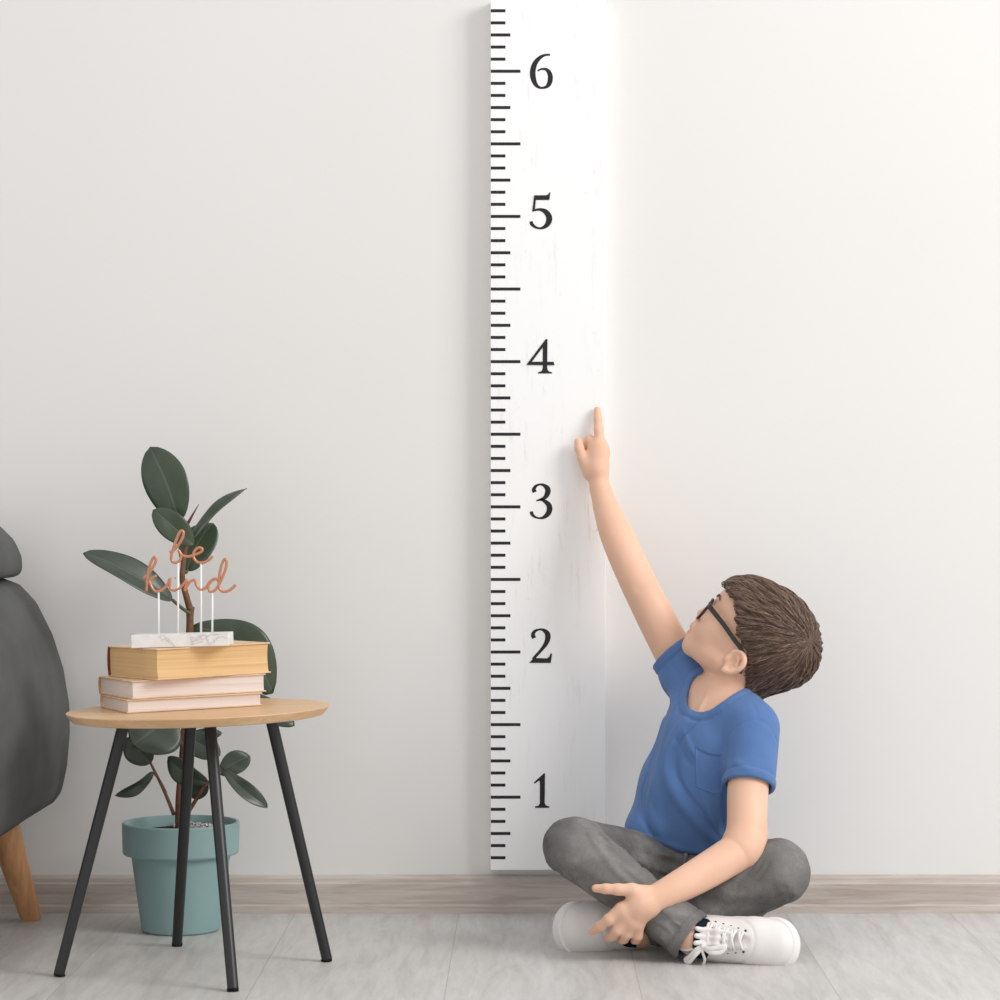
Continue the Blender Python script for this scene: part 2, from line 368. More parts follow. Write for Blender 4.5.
# ------------------------------------------------------------------ books
def book(cx, cy, ang, L, W, H, z, cover, pages, label, spine_col=None, board=.0022, cname='book', over=.003, rnd=.0):
    ca, sa = math.cos(ang), math.sin(ang)
    ax = np.array([ca, sa, 0]); ay = np.array([-sa, ca, 0]); az = np.array([0, 0, 1.0])
    T = np.array([[math.cos(tilt), 0, math.sin(tilt)], [0, 1, 0], [-math.sin(tilt), 0, math.cos(tilt)]])
    R = lambda q: TA[0]*q[0]+TA[1]*q[1]+TA[2]*q[2]
    ax, ay, az = R(ax), R(ay), R(az)
    base = np.array([cx, cy, topz(cx)+z])
    root = empty(cname, base, label, 'book', 'books stacked on the side table')
    # axes: ax along the spine-parallel long side; fore-edge at -ay (towards the camera), spine at +ay
    c = MB()
    c.box(base+az*board/2, (ax, ay, az), (L/2, W/2, board/2)); c.box(base+az*(H-board/2), (ax, ay, az), (L/2, W/2, board/2))
    mod_bevel(c.build('cover', M[cover], root, False), .0006, 1); c = MB()
    # rounded spine
    n = 9; prof = []
    for k in range(n):
        t = -1+2*k/(n-1); prof.append((W/2-.001+.004*(1-t*t)+.0005, H/2+t*(H/2-.0003)))
    for k in range(n-1, -1, -1):
        t = -1+2*k/(n-1); prof.append((W/2-.003+.004*(1-t*t)-.001, H/2+t*(H/2-.0015)))
    v = [base+ax*s*L/2+ay*y+az*zz for s in (-1, 1) for y, zz in prof]; m = len(prof)
    c.add(v, [(i, (i+1) % m, m+(i+1) % m, m+i) for i in range(m)]+[tuple(range(m))[::-1], tuple(range(m, 2*m))])
    c.build('spine', M[spine_col or cover], root, False)
    # text block with a hollow fore-edge
    p = []; n = 9
    for k in range(n):
        t = -1+2*k/(n-1); p.append((-W/2+over+.003*(1-t*t)*(1 if rnd else .35), H/2+t*(H/2-board)))
    p += [(W/2-.002, H-board), (W/2-.002, board)]
    v = [base+ax*s*(L/2-over)+ay*y+az*zz for s in (-1, 1) for y, zz in p]; m = len(p)
    MB().add(v, [(i, m+i, m+(i+1) % m, (i+1) % m) for i in range(m)]+[tuple(range(m)), tuple(range(m, 2*m))[::-1]]).build('page_block', M[pages], root, False)
    return root
def corner_book(pxn, angdeg, L, W, yn):   # centre of a book whose near-left bottom corner stands at pixel pxn, depth yn
    a_ = math.radians(angdeg); X = (pxn-VX)*(yn+CAMD)/FPX
    return X+math.cos(a_)*L/2-math.sin(a_)*W/2, yn+math.sin(a_)*L/2+math.cos(a_)*W/2, a_
y0 = tc[1]-.072
cx, cy, aa = corner_book(127, 24, .227, .165, y0)
book(cx, cy, aa, .227, .165, .0215, .0004, 'cover_cream', 'pages', 'thin pale-paged hardback lying at the bottom of the stack on the table')
cx, cy, aa = corner_book(132, 27, .229, .172, y0+.002)
book(cx, cy, aa, .229, .172, .0295, .0222, 'cover_cream', 'pages', 'tan-spined hardback with white pages in the middle of the book stack', 'cover_tan')
cx, cy, aa = corner_book(157.5, 36, .209, .172, y0-.002)
book(cx, cy, aa, .209, .172, .0500, .0520, 'cover_cream', 'pages_old', 'thick old book with yellowed pages on top of the stack, under the sign', 'cover_brown', rnd=1)
ztop = .0520+.0500

# ------------------------------------------------------------------ be kind sign
SY = tc[1]-.01; sD = SY+CAMD
def S(x, y): return P(130+.12*x, 520+.12*y, SY)
bx = (P(132.5, 640, SY-.028)[0]+P(228, 640, SY-.028)[0])/2; bz = topz(bx)+ztop
sg = empty('table_sign', (bx, SY, bz), 'be kind sign in copper script on white pins and marble block, atop the books', 'sign')
A = np.array([nrm([1, -.03, .026]), nrm([.03, 1, 0]), nrm([-.026, 0, 1])])
hh = (P(0, 645.5, SY)[2]-P(0, 633, SY)[2]); hh = abs(hh)/2
o = MB().box((bx, SY, bz+.0109), A, (.0785, .029, .0102)).build('base', M['marble'], sg, False); mod_bevel(o, .0008, 2)
bt = bz+.0205
for px, py in ((158.6, 592), (178, 563), (201, 563), (212.3, 592)):
    q = P(px, py, SY); MB().tube([(q[0], SY, bt), q], .0017, 8).build('pin', M['white'], sg)
def script(strokes, name, label):
    mb = MB()
    for st in strokes:
        q = crom([S(x, y) for x, y in st], 7); mb.tube(q, .0023, 8)
    o = mb.build(name, M['copper'], sg); o['label'] = label
    return o
script([[(330,272),(385,232),(432,160),(446,108),(430,90),(404,120),(370,210),(345,300),(352,345),(388,355),(420,330),(424,285),(402,250)],
        [(402,250),(430,290),(480,305),(540,290),(592,265),(602,240),(572,232),(538,260),(530,310),(560,350),(610,355),(660,330),(690,300)]], 'script_word', 'copper script word be')
script([[(115,490),(160,440),(205,370),(217,325),(200,308),(175,350),(147,450),(136,595)], [(140,545),(175,490),(222,464)],
        [(160,500),(180,560),(215,595),(265,585),(310,540),(335,488),(333,560),(360,587),(410,570),(455,525),(473,500),(455,592)],
        [(455,590),(500,515),(540,502),(555,545),(590,580),(635,560),(660,520),(700,492),(735,495)],
        [(735,500),(700,492),(655,540),(663,592),(700,592),(740,540),(790,430),(806,350),(790,326),(765,370),(745,470),(743,560),(775,597),(830,585),(882,540)],
        [(376,481),(380,484)]], 'script_word', 'copper script word kind')

# ------------------------------------------------------------------ rubber plant in a pot
PY = -.20; pc = FL(181, 930); PY = pc[1]; ps = FPX/(PY+CAMD)
X0 = pc[0]; rt = 58.6/ps; rb = 39.5/ps; zt = CAMZ-(821.5-VY)/ps; zb2 = CAMZ-(853-VY)/ps
pl = empty('potted_rubber_plant', (X0, PY, 0), 'rubber plant with dark oval leaves in a teal pot behind the side table', 'plant')
rm = rb+(rt*.93-rb)*(zb2/zt)
o = MB().lathe([(.001, 0.0005), (rb*.94, 0.0005), (rb*.985, .003), (rb, .007), (rm*.985, zb2-.001), (rt*.965, zb2), (rt*.985, zb2+.003), (rt*.998, zt-.005), (rt, zt-.002), (rt*.985, zt), (rt*.945, zt), (rt*.93, zt-.003), (rt*.90, zt-.03), (rt*.86, zt-.035), (.001, zt-.035)], (X0, PY, 0), 72, None, False).build('pot', M['pot'], pl)
autosmooth(o, 30)
sb = MB(); NR, NA = 14, 48; vv = []
for i in range(NR+1):
    for k in range(NA):
        r = rt*.895*i/NR; a_ = 2*math.pi*k/NA
        vv.append((X0+r*math.cos(a_), PY+r*math.sin(a_), zt-.020+rng.uniform(-.003, .003)*(i < NR)))
sb.add(vv, [(i*NA+k, i*NA+(k+1) % NA, (i+1)*NA+(k+1) % NA, (i+1)*NA+k) for i in range(NR) for k in range(NA)])
sb.build('soil', M['soil'], pl)
gb = MB()
for k in range(420):
    r = rt*.87*math.sqrt(rng.uniform(0, 1)); a_ = rng.uniform(-1.9, 1.9); s = rng.uniform(.0016, .0034)
    c = np.array([X0+r*math.cos(a_), PY+r*math.sin(a_), zt-.017+rng.uniform(0, .004)]); q = nrm(rng.normal(size=3)); e = nrm(np.cross(q, rng.normal(size=3)))
    gb.box(c, (q, e, np.cross(q, e)), (s, s*.8, s*.6))
g = gb.build('gravel', M['gravel'], pl, False); g['kind'] = 'stuff'
def PP(px, py, dy=0): return P(px, py, PY+dy)
zs = zt-.025
trunk = crom([(*PP(180, 830)[:2], zs), PP(180, 800), PP(183, 760, .01), PP(187, 700, .012), PP(189.5, 640, .01), PP(190, 616, .008), PP(190.5, 607, .006)], 5)
MB().tube(trunk, np.interp(np.linspace(0, 1, len(trunk)), [0, .3, .8, .93, 1], [.0088, .0075, .0065, .0072, .0078]), 12).build('trunk', M['bark'], pl)
st = crom([PP(190, 609, .006), PP(186.5, 597, .004), PP(182.5, 580, .002), PP(183, 566), PP(185, 550), PP(189, 540), PP(189, 528)], 5)
MB().tube(st, np.linspace(.0062, .003, len(st)), 10).build('stem', M['bark'], pl)
def stalk(pts, r0=.0035, r1=.0022, m='bark'):
    q = crom(pts, 5); MB().tube(q, np.linspace(r0, r1, len(q)), 8).build('branch', M[m], pl)
stalk([PP(174, 815), PP(166, 795, .0), PP(158, 778, -.005), PP(150.5, 763, -.01)])
stalk([PP(166, 793), PP(160, 781, -.004), PP(153, 772, -.01)], .0026, .002)
stalk([PP(184, 818), PP(194, 803, -.005), PP(207, 782, -.02)], .0042, .003)
stalk([PP(190, 614), PP(182, 608, -.01), PP(172.5, 600, -.03)], .0034, .003, 'stem')
stalk([PP(205, 786, -.02), PP(213, 778, -.02), PP(221, 772, -.01)], .0028, .002)
stalk([PP(184, 570), PP(186, 573, .012), PP(188, 570, .02)], .003, .002, 'stem')
stalk([PP(188, 690, .012), PP(205, 672, .02), PP(215, 668, .03)], .004, .003)
stalk([PP(184, 750, .01), PP(178, 735, .0), PP(172, 722, -.01)], .003, .002)
stalk([PP(185, 745, .01), PP(183, 738, .02), PP(184, 735, .02)], .003, .002)
stalk([PP(187, 720, .012), PP(215, 700, .02), PP(238, 694, .02)], .003, .002)
def leaf(base, tip, width, roll=0., bend=.0, fold=.12, curl=0., mat='leaf', skew=0., peak=.5, side=0.):
    """base and tip points; width in metres; roll turns the blade about its midrib (0 = faces the camera)"""
    base = np.asarray(base); tip = np.asarray(tip); ax = tip-base; L = np.linalg.norm(ax); ax = ax/L
    n0 = np.array([0, -1, 0.0]); n0 = n0-ax*n0.dot(ax); n0 = nrm(n0); s0 = np.cross(n0, ax)
    cr, sr = math.cos(roll), math.sin(roll); nn = n0*cr+s0*sr; ss = s0*cr-n0*sr
    NU, NV = 24, 12; v = []; uv = []
    for i in range(NU+1):
        t = i/NU
        # oval outline with a short drip tip
        wd = (math.sin(math.pi*t**(math.log(.5)/math.log(peak))))**.54 if 0 < t < 1 else 0
        wd = wd*(1-.08*max(0, (t-.85)/.15)) if t < 1 else 0
        wd = max(wd, .012)
        mid = base+ax*L*t+nn*bend*L*math.sin(math.pi*t)+ss*side*L*math.sin(math.pi*t)+nn*(-curl*L*max(0, t-.5)**2*4)
        for j in range(NV+1):
            q = -1+2*j/NV; x = q*wd*width/2
            v.append(mid+ss*x*math.cos(fold*2)+nn*(abs(q)*wd*width/2*math.sin(fold*2)-.06*width*q*q*wd)+nn*.0012*math.sin(9*t+q*2))
            uv.append((j/NV, t))
    f = [(i*(NV+1)+j, i*(NV+1)+j+1, (i+1)*(NV+1)+j+1, (i+1)*(NV+1)+j) for i in range(NU) for j in range(NV)]
    o = mobj('leaf', v, f, M[mat], pl)
    u = o.data.uv_layers.new(name='UVMap')
    for lp in o.data.loops: u.data[lp.index].uv = uv[lp.vertex_index]
    md = o.modifiers.new('s', 'SOLIDIFY'); md.thickness = .0008; md.offset = 0
    return o
k = 1/ps
leaf(PP(179.8, 521.5, -.01), PP(150, 447, .01), 46*k, .15, .03, .06, 0, 'leaf', peak=.52, side=-.03)
leaf(PP(194, 545, -.02), PP(153.5, 510, -.045), 28*k, -.15, .05, .1, .05, 'leaf', peak=.55)
leaf(PP(192, 540, .0), PP(244.5, 486, .03), 26*k, 1.08, .03, .2, .05, 'leaf', peak=.45)
leaf(PP(187, 571, .02), PP(213, 523, .045), 38*k, .3, .03, .06, 0, 'leaf', peak=.52, side=.06)
leaf(PP(173, 601, -.03), PP(84.5, 551.5, -.07), 36*k, -.85, .05, .16, .03, 'leaf_dim', peak=.5)
leaf(PP(191, 626, .03), PP(273, 693, .03), 50*k, .15, .05, .08, .05, 'leaf', peak=.55, side=.16)
leaf(PP(238, 694, .02), PP(294.5, 725, .01), 24*k, .3, .03, .1, .05, 'leaf_dim')
leaf(PP(172, 716, -.01), PP(133, 745, -.05), 62*k, -.1, .03, .1, .05, 'leaf_dim', peak=.42)
leaf(PP(151, 763, -.01), PP(126, 738, -.02), 29*k, .1, .04, .12, 0, 'leaf_dim', peak=.5)
leaf(PP(153, 772, -.01), PP(116, 797, -.03), 17*k, .75, .10, .2, .06, 'leaf_dim', peak=.5)
leaf(PP(208, 783, -.02), PP(167.5, 758, -.035), 27*k, .4, .06, .15, .06, 'leaf_dim', peak=.55, side=.05)
leaf(PP(209, 785, -.018), PP(190, 796, -.0), 17*k, -.2, .04, .1, 0, 'leaf_dim')
leaf(PP(184, 735, .02), PP(220, 756, .0), 27*k, .2, .05, .1, 0, 'leaf_dim', peak=.5)
leaf(PP(186, 738, .02), PP(222, 733, .03), 14*k, .3, .05, .1, 0, 'leaf_dim', peak=.5)
leaf(PP(219, 774, -.01), PP(250, 756, .005), 24*k, .1, .05, .1, 0, 'leaf_dim', peak=.55, side=.05)
leaf(PP(222, 768, -.02), PP(267.5, 808, -.045), 19*k, .55, .16, .22, .0, 'leaf_dim', peak=.6, side=-.1)
q = crom([PP(186, 527), PP(192, 516, .002), PP(199, 504, .005)], 6)
MB().tube(q, [.0026]+list(np.linspace(.0032, .0004, len(q)-1)), 8).build('new_shoot', M['shoot'], pl)

# ------------------------------------------------------------------ signed-distance modelling (soft and organic forms)
f4 = np.float32
def smin(a, b, k):
    h = np.maximum(k-np.abs(a-b), 0)/k
    return np.minimum(a, b)-h*h*k*.25
class Field:
    def limb(s, pts, rs, k0=.012, n=8):   # a smooth tapering limb through joints
        q = crom(np.hstack([np.asarray(pts, float), np.asarray(rs, float)[:, None]]), n)
        return s.chain(list(q[:, :3]), list(q[:, 3]), .0, k0=k0)
    def __init__(s): s.ops = []
    def op(s, kind, fn, c, R, k=.0): s.ops.append((kind, fn, np.asarray(c, float), float(R), float(k))); return s
    def rc(s, a, b, ra, rb, k=.01, kind='u'):
        a = np.asarray(a, float); b = np.asarray(b, float); ba = b-a; L2 = max(ba.dot(ba), 1e-12)
        def fn(p):
            t = np.clip((p-a)@ba/L2, 0, 1)
            return np.linalg.norm(p-a-t[:, None]*ba, axis=1)-(ra+(rb-ra)*t)
        return s.op(kind, fn, (a+b)/2, math.sqrt(L2)/2+max(ra, rb), k)
    def chain(s, pts, rs, k=.004, kind='u', k0=None):
        for i in range(len(pts)-1): s.rc(pts[i], pts[i+1], rs[i], rs[i+1], k if (i or k0 is None) else k0, kind)
        return s
    def ell(s, c, A, r, k=.01, kind='u'):
        c = np.asarray(c, float); A = np.asarray(A, float); r = np.asarray(r, float)
        def fn(p):
            q = (p-c)@A.T; k0 = np.linalg.norm(q/r, axis=1); k1 = np.linalg.norm(q/(r*r), axis=1)
            return k0*(k0-1)/(k1+1e-9)
        return s.op(kind, fn, c, max(r), k)
    def box(s, c, A, h, r, k=.01, kind='u'):
        c = np.asarray(c, float); A = np.asarray(A, float); h = np.asarray(h, float)
        def fn(p):
            q = np.abs((p-c)@A.T)-h+r
            return np.linalg.norm(np.maximum(q, 0), axis=1)+np.minimum(q.max(1), 0)-r
        return s.op(kind, fn, c, np.linalg.norm(h), k)
    def fold(s, pts, w, amp, taper=False):           # a raised (amp > 0) or pressed-in line of cloth
        pts = np.asarray(pts, float)
        def fn(p):
            d = np.full(len(p), 9.); u = np.zeros(len(p)); n_ = len(pts)-1
            for i in range(n_):
                a = pts[i]; ba = pts[i+1]-a; t = np.clip((p-a)@ba/max(ba.dot(ba), 1e-12), 0, 1)
                e = np.linalg.norm(p-a-t[:, None]*ba, axis=1); m = e < d; d = np.where(m, e, d); u = np.where(m, (i+t)/n_, u)
            tp_ = np.sqrt(np.clip(np.sin(math.pi*(.04+.92*u)), 0, 1)) if taper else 1.0
            return -amp*tp_*np.exp(-(d/w)**2)
        c = (pts.min(0)+pts.max(0))/2
        return s.op('add', fn, c, np.linalg.norm(pts-c, axis=1).max()+3*w, 0)
    def eval(s, p, c=None, rad=0):
        d = np.full(len(p), 9.0)
        for kind, fn, oc, R, k in s.ops:
            if c is not None and np.linalg.norm(c-oc) > R+rad+k+.012: continue
            if kind == 'u':
                e = fn(p); d = smin(d, e, k) if k > 0 else np.minimum(d, e)
            elif kind == 's':
                e = -fn(p); d = -smin(-d, -e, k) if k > 0 else np.maximum(d, e)
            elif kind == 'i':
                e = fn(p); d = -smin(-d, -e, k) if k > 0 else np.maximum(d, e)
            else: d = d+fn(p)
        return d
    def grad(s, p, e=.0008):
        g = np.stack([s.eval(p+np.eye(3)[i]*e)-s.eval(p-np.eye(3)[i]*e) for i in range(3)], 1)
        return g/(np.linalg.norm(g, axis=1)[:, None]+1e-12)
    def ray(s, px, py, near=2.6, far=4.9):          # first hit of the camera's ray through a pixel
        o = np.array([0, -CAMD, CAMZ]); dr = nrm([(px-VX)/FPX, 1, -(py-VY)/FPX]); t = near
        for _ in range(160):
            d = s.eval((o+dr*t)[None])[0]
            if d < .0003 or t > far: break
            t += max(d*.7, .0004)
        return o+dr*t
def polygonise(F, lo, hi, h, nb=16, smooth=2):
    lo = np.asarray(lo, float); nblk = np.ceil((np.asarray(hi)-lo)/h/nb).astype(int); dim = nblk*nb+1
    V = np.full(dim, 1, f4); g = np.stack(np.meshgrid(*[np.arange(nb+1)]*3, indexing='ij'), -1).reshape(-1, 3)*h
    B = np.stack(np.meshgrid(*[np.arange(n) for n in nblk], indexing='ij'), -1).reshape(-1, 3)
    ctr = lo+(B+.5)*nb*h; dc = F.eval(ctr); thr = nb*h*.87*1.7+.012
    for b, d in zip(B, dc):
        if d < -thr: i, j, k = b*nb; V[i:i+nb+1, j:j+nb+1, k:k+nb+1] = -1
    for b, d, c in zip(B, dc, ctr):
        if abs(d) <= thr:
            i, j, k = b*nb
            V[i:i+nb+1, j:j+nb+1, k:k+nb+1] = F.eval(lo+b*nb*h+g, c, nb*h*.87).reshape(nb+1, nb+1, nb+1)
    S = V < 0; cs = [(x, y, z) for x in (0, 1) for y in (0, 1) for z in (0, 1)]
    X, Y, Z = (n-1 for n in dim)
    cnt = np.zeros((X, Y, Z), np.uint8)
    for x, y, z in cs: cnt += S[x:x+X, y:y+Y, z:z+Z]
    idx = np.argwhere((cnt > 0) & (cnt < 8)); del cnt
    cv = np.stack([V[idx[:, 0]+x, idx[:, 1]+y, idx[:, 2]+z] for x, y, z in cs], 1).astype(float)
    acc = np.zeros((len(idx), 3)); num = np.zeros(len(idx))
    for a in range(8):
        for b in range(a+1, 8):
            if sum(abs(cs[a][q]-cs[b][q]) for q in range(3)) != 1: continue
            va, vb = cv[:, a], cv[:, b]; m = (va < 0) != (vb < 0); t = np.where(m, va/np.where(m, va-vb, 1), 0)
            acc += m[:, None]*(np.array(cs[a])+t[:, None]*(np.array(cs[b])-np.array(cs[a]))); num += m
    vert = lo+(idx+acc/num[:, None])*h
    cid = np.full((X, Y, Z), -1, np.int32); cid[tuple(idx.T)] = np.arange(len(idx)); faces = []
    for ax in range(3):
        o1, o2 = (ax+1) % 3, (ax+2) % 3
        sl0 = [slice(None)]*3; sl1 = [slice(None)]*3; sl0[ax] = slice(0, -1); sl1[ax] = slice(1, None)
        e = np.argwhere(S[tuple(sl0)] != S[tuple(sl1)]); lim = np.array([X, Y, Z])
        ok = (e[:, o1] > 0) & (e[:, o2] > 0) & (e[:, o1] < lim[o1]) & (e[:, o2] < lim[o2]); e = e[ok]
        ins = S[tuple(e.T)]; q = []
        for d1, d2 in ((-1, -1), (0, -1), (0, 0), (-1, 0)):
            c = e.copy(); c[:, o1] += d1; c[:, o2] += d2; q.append(cid[tuple(c.T)])
        q = np.stack(q, 1); q[~ins] = q[~ins][:, ::-1]; faces.append(q)
    faces = np.concatenate(faces); faces = faces[(faces >= 0).all(1)]
    e = np.concatenate([faces[:, [i, (i+1) % 4]] for i in range(4)]); n = len(vert)
    deg = np.bincount(e[:, 0], minlength=n)+np.bincount(e[:, 1], minlength=n)+1e-9
    for it in range(smooth*2):
        lam = .5 if it % 2 == 0 else -.52
        avg = np.stack([np.bincount(e[:, 0], vert[e[:, 1], i], n)+np.bincount(e[:, 1], vert[e[:, 0], i], n) for i in range(3)], 1)/deg[:, None]
        vert = vert+lam*(avg-vert)
    return vert, faces
def fmesh(name, F, lo, hi, h, m, parent=None, org=None, smooth=2):
    v, f = polygonise(F, lo, hi, h, 16, smooth)
    if org is None and parent is not None:
        org = np.zeros(3); p = parent
        while p is not None: org = org+np.array(p.location); p = p.parent
    loc = np.zeros(3)
    if parent is None and org is not None: loc = np.asarray(org, float)
    if org is not None: v = v-np.asarray(org, float)
    me = bpy.data.meshes.new(name); me.vertices.add(len(v)); me.vertices.foreach_set('co', v.astype(f4).ravel())
    me.loops.add(len(f)*4); me.loops.foreach_set('vertex_index', f.astype(np.int32).ravel())
    me.polygons.add(len(f)); me.polygons.foreach_set('loop_start', np.arange(len(f), dtype=np.int32)*4)
    me.polygons.foreach_set('use_smooth', np.ones(len(f), bool)); me.update(calc_edges=True)
    me.materials.append(m); o = bpy.data.objects.new(name, me); C.objects.link(o); o.parent = parent; o.location = loc
    return o
def attr(o, name, val):
    a = o.data.attributes.new(name, 'FLOAT', 'POINT'); a.data.foreach_set('value', np.asarray(val, f4))
def wco(o):
    n = len(o.data.vertices); v = np.empty(n*3, f4); o.data.vertices.foreach_get('co', v); v = v.reshape(-1, 3).astype(float)
    p = o
    while p is not None: v = v+np.array(p.location); p = p.parent
    return v
def poly2d(q, poly):                     # signed distance to a 2-D polygon
    poly = np.asarray(poly, float); d = np.full(len(q), 1e9); ins = np.zeros(len(q), bool); n = len(poly)
    for i in range(n):
        a, b = poly[i], poly[(i+1) % n]; ba = b-a; t = np.clip((q-a)@ba/max(ba.dot(ba), 1e-12), 0, 1)
        d = np.minimum(d, np.linalg.norm(q-a-t[:, None]*ba, axis=1))
        c = ((a[1] > q[:, 1]) != (b[1] > q[:, 1])) & (q[:, 0] < (b[0]-a[0])*(q[:, 1]-a[1])/((b[1]-a[1]) or 1e-9)+a[0]); ins ^= c
    return np.where(ins, -d, d)
I3 = np.eye(3)

# ------------------------------------------------------------------ armchair
AY = -.12
def extr(poly_px, y0, y1, r, infl=.0):
    pp = np.array([P(x, y, AY)[[0, 2]] for x, y in poly_px]); h = (y1-y0)/2; yc = (y0+y1)/2
    def fn(p):
        d2 = poly2d(p[:, [0, 2]], pp)+infl; dy = np.abs(p[:, 1]-yc)-h
        a = np.maximum(d2+r, 0); b = np.maximum(dy+r, 0)
        return np.sqrt(a*a+b*b)+np.minimum(np.maximum(d2+r, dy+r), 0)-r
    lo = pp.min(0); hi = pp.max(0); c = np.array([(lo[0]+hi[0])/2, yc, (lo[1]+hi[1])/2])
    return fn, c, math.hypot(np.linalg.norm(hi-lo)/2, h)+.02
ch_leg_foot = P(32, 920, -.09); ch_leg_foot[2] = 0
ac = empty('armchair', (-1.15, -.36, 0), 'charcoal grey upholstered armchair on wooden legs at the left edge', 'armchair')
shell = [(-22, 572), (0, 577), (19, 584), (36, 602), (52, 634), (63, 668), (69, 705), (70, 735), (67, 766), (61, 792), (53, 804), (38, 812), (15, 826), (0, 833), (-40, 842), (-150, 850), (-250, 846), (-278, 800), (-270, 735), (-150, 722), (-95, 715), (-78, 660), (-50, 590)]
F = Field(); fn, c, R = extr(shell, -.66, -.07, .05); F.op('u', fn, c, R, 0)
def wr(p):
    z = p[:, 2]; m = np.clip((.42-z)/.2, 0, 1)
    return -.0035*m*np.sin(p[:, 0]*55+3*np.sin(z*9))*np.exp(-((p[:, 0]+.92)/.14)**2)-.0025*np.exp(-((z-.20)/.012)**2)*np.sin(p[:, 0]*190)*m
F.op('add', wr, c, R, 0)
fmesh('upholstered_shell', F, (-1.55, -.70, .08), (-.78, -.03, .70), .008, M['fabric'], ac)
F = Field(); fn, c, R = extr([(-50, 500), (-15, 517), (0, 526), (14, 540), (21, 555), (22.5, 568), (19, 576), (8, 578), (-20, 574), (-55, 585), (-80, 560), (-75, 515)], -.62, -.08, .04); F.op('u', fn, c, R, 0)
fmesh('head_cushion', F, (-1.3, -.68, .5), (-.9, -.03, .82), .008, M['fabric'], ac)
F = Field(); fn, c, R = extr([(-268, 735), (-255, 712), (-160, 704), (-98, 700), (-92, 728), (-160, 745), (-255, 750)], -.63, -.10, .03); F.op('u', fn, c, R, 0)
fmesh('seat_cushion', F, (-1.55, -.68, .2), (-1.0, -.03, .5), .009, M['fabric'], ac)
zl = CAMZ-(829-VY)*(AY+CAMD)/FPX+.03
tp = P(2, 829, -.10)
for fx, tx_, fy, ty in ((ch_leg_foot[0], tp[0], -.09, -.13), (ch_leg_foot[0], tp[0], -.63, -.58), (-1.47, -1.41, -.09, -.14), (-1.47, -1.41, -.63, -.58)):
    o = MB().tube([(tx_-.0, ty, zl), (fx, fy, 0)], [.031, .0185], 28).build('leg', M['oak'], ac); autosmooth(o, 40)

# ------------------------------------------------------------------ the boy
HIP = P(700, 884, -.21)
boy = None
hipR, hipL = P(668, 880, -.215), P(737, 880, -.225)
kneR, kneL = P(573, 847, -.425), P(777, 872, -.42)
ankR, ankL = P(690, 935, -.515), P(640, 931, -.40)
shR, shL = P(686, 676, -.155), P(753, 722, -.335)
elR, wrR = P(636, 579, -.135), P(600, 488, -.076)
elL, wrL = P(747, 846, -.435), P(653, 900, -.522)
neck0 = P(727, 706, -.25)
LX = nrm(shL-shR); UPc = nrm(neck0-P(694, 870, -.22)); FW = nrm(np.cross(LX, UPc)); UPc = np.cross(FW, LX)
CA = np.stack([LX, FW, UPc])
LA = nrm([.87, -.47, 0]); FA = nrm(np.cross(LA, [0, 0, 1.0])); AA = np.stack([LA, FA, [0, 0, 1.0]])
def torso(F, o, k):                       # shared by the body (smaller) and the shirt
    F.ell(P(692, 822, -.235), AA, (.108+o, .092+o, .105+o), k)
    F.ell(P(700, 785, -.24), (AA+CA)/2, (.108+o, .090+o, .085+o), k)
    F.ell(P(713, 747, -.245), CA, (.120+o, .085+o, .088+o), k)
    F.rc(P(684, 678, -.165), P(750, 724, -.325), .042+o, .042+o, k)
    F.rc(P(703, 704, -.20), P(742, 719, -.29), .042+o, .042+o, k)
# head frame
HC = P(757, 635, -.245); hs = (HC[1]+CAMD)/FPX
HF = nrm([-.735, .24, .665]); HU = nrm(np.array([.67, -.06, .735])-HF*np.dot([.67, -.06, .735], HF)); HS = np.cross(HU, HF)
HA = np.stack([HF, HU, HS])
def H(f, u, s=0): return HC+(HF*f+HU*u+HS*s)*hs
def hl(p): return (p-HC)@HA.T/hs
B = Field()
torso(B, -.007, .03)
B.ell(P(702, 886, -.21), AA, (.098, .075, .07), .03)
B.rc(hipR, kneR, .062, .043, .02); B.rc(kneR, ankR, .04, .028, .015)
B.rc(hipL, kneL, .062, .043, .02); B.rc(kneL, ankL, .04, .028, .015)
B.rc(ankR, P(706, 938, -.515), .027, .026, .008); B.rc(P(706, 938, -.515), P(770, 942, -.525), .024, .017, .01)
B.rc(ankL, P(580, 928, -.405), .024, .017, .01)
# neck
B.rc(H(-16, -34), P(727, 694, -.245), 23*hs, 25*hs, .012); B.rc(P(727, 694, -.245), P(721, 724, -.25), 25.5*hs, 33*hs, .02)
B.fold([P(712, 672, -.2825), P(703, 698, -.29), P(698, 713, -.293)], .006, .003)
# head
def E(c, r, k, kind='u'): B.ell(H(*c), HA, np.array(r)*hs, k*hs, kind)
def R_(a, b, ra, rb, k, kind='u'): B.rc(H(*a), H(*b), ra*hs, rb*hs, k*hs, kind)
E((-6, 4, 0), (55, 45, 42), 6)
E((26, 5, 0), (29, 31, 36), 10)
E((24, -27, 0), (29, 30, 32), 10)
E((-4, -24, 0), (30, 26, 35.5), 10)
E((20, -43, 0), (28, 15.5, 26), 10)
for s in (-1, 1):
    R_((4, -43, 25*s), (38, -50, 9*s), 10, 9, 8)
    E((35, -28, 17*s), (15.5, 14, 13), 8)
E((42.5, -53, 0), (8.5, 8.3, 10), 7)
E((43, -40, 0), (12, 12, 15), 6)
for s in (-1, 1): E((56, -10, 16*s), (8, 7, 10), 7, 's')
R_((50.5, -2, 0), (56, -21.5, 0), 3.2, 4.6, 4)
for s in (-1, 1): E((52.8, -24.6, 5*s), (4.2, 3.3, 3.2), 2.5)
for s in (-1, 1): E((54.5, -27.6, 3*s), (2.0, 1.6, 1.5), 1.0, 's')
R_((55, -29, 0), (54.5, -33, 0), 2.0, 2.2, 4)
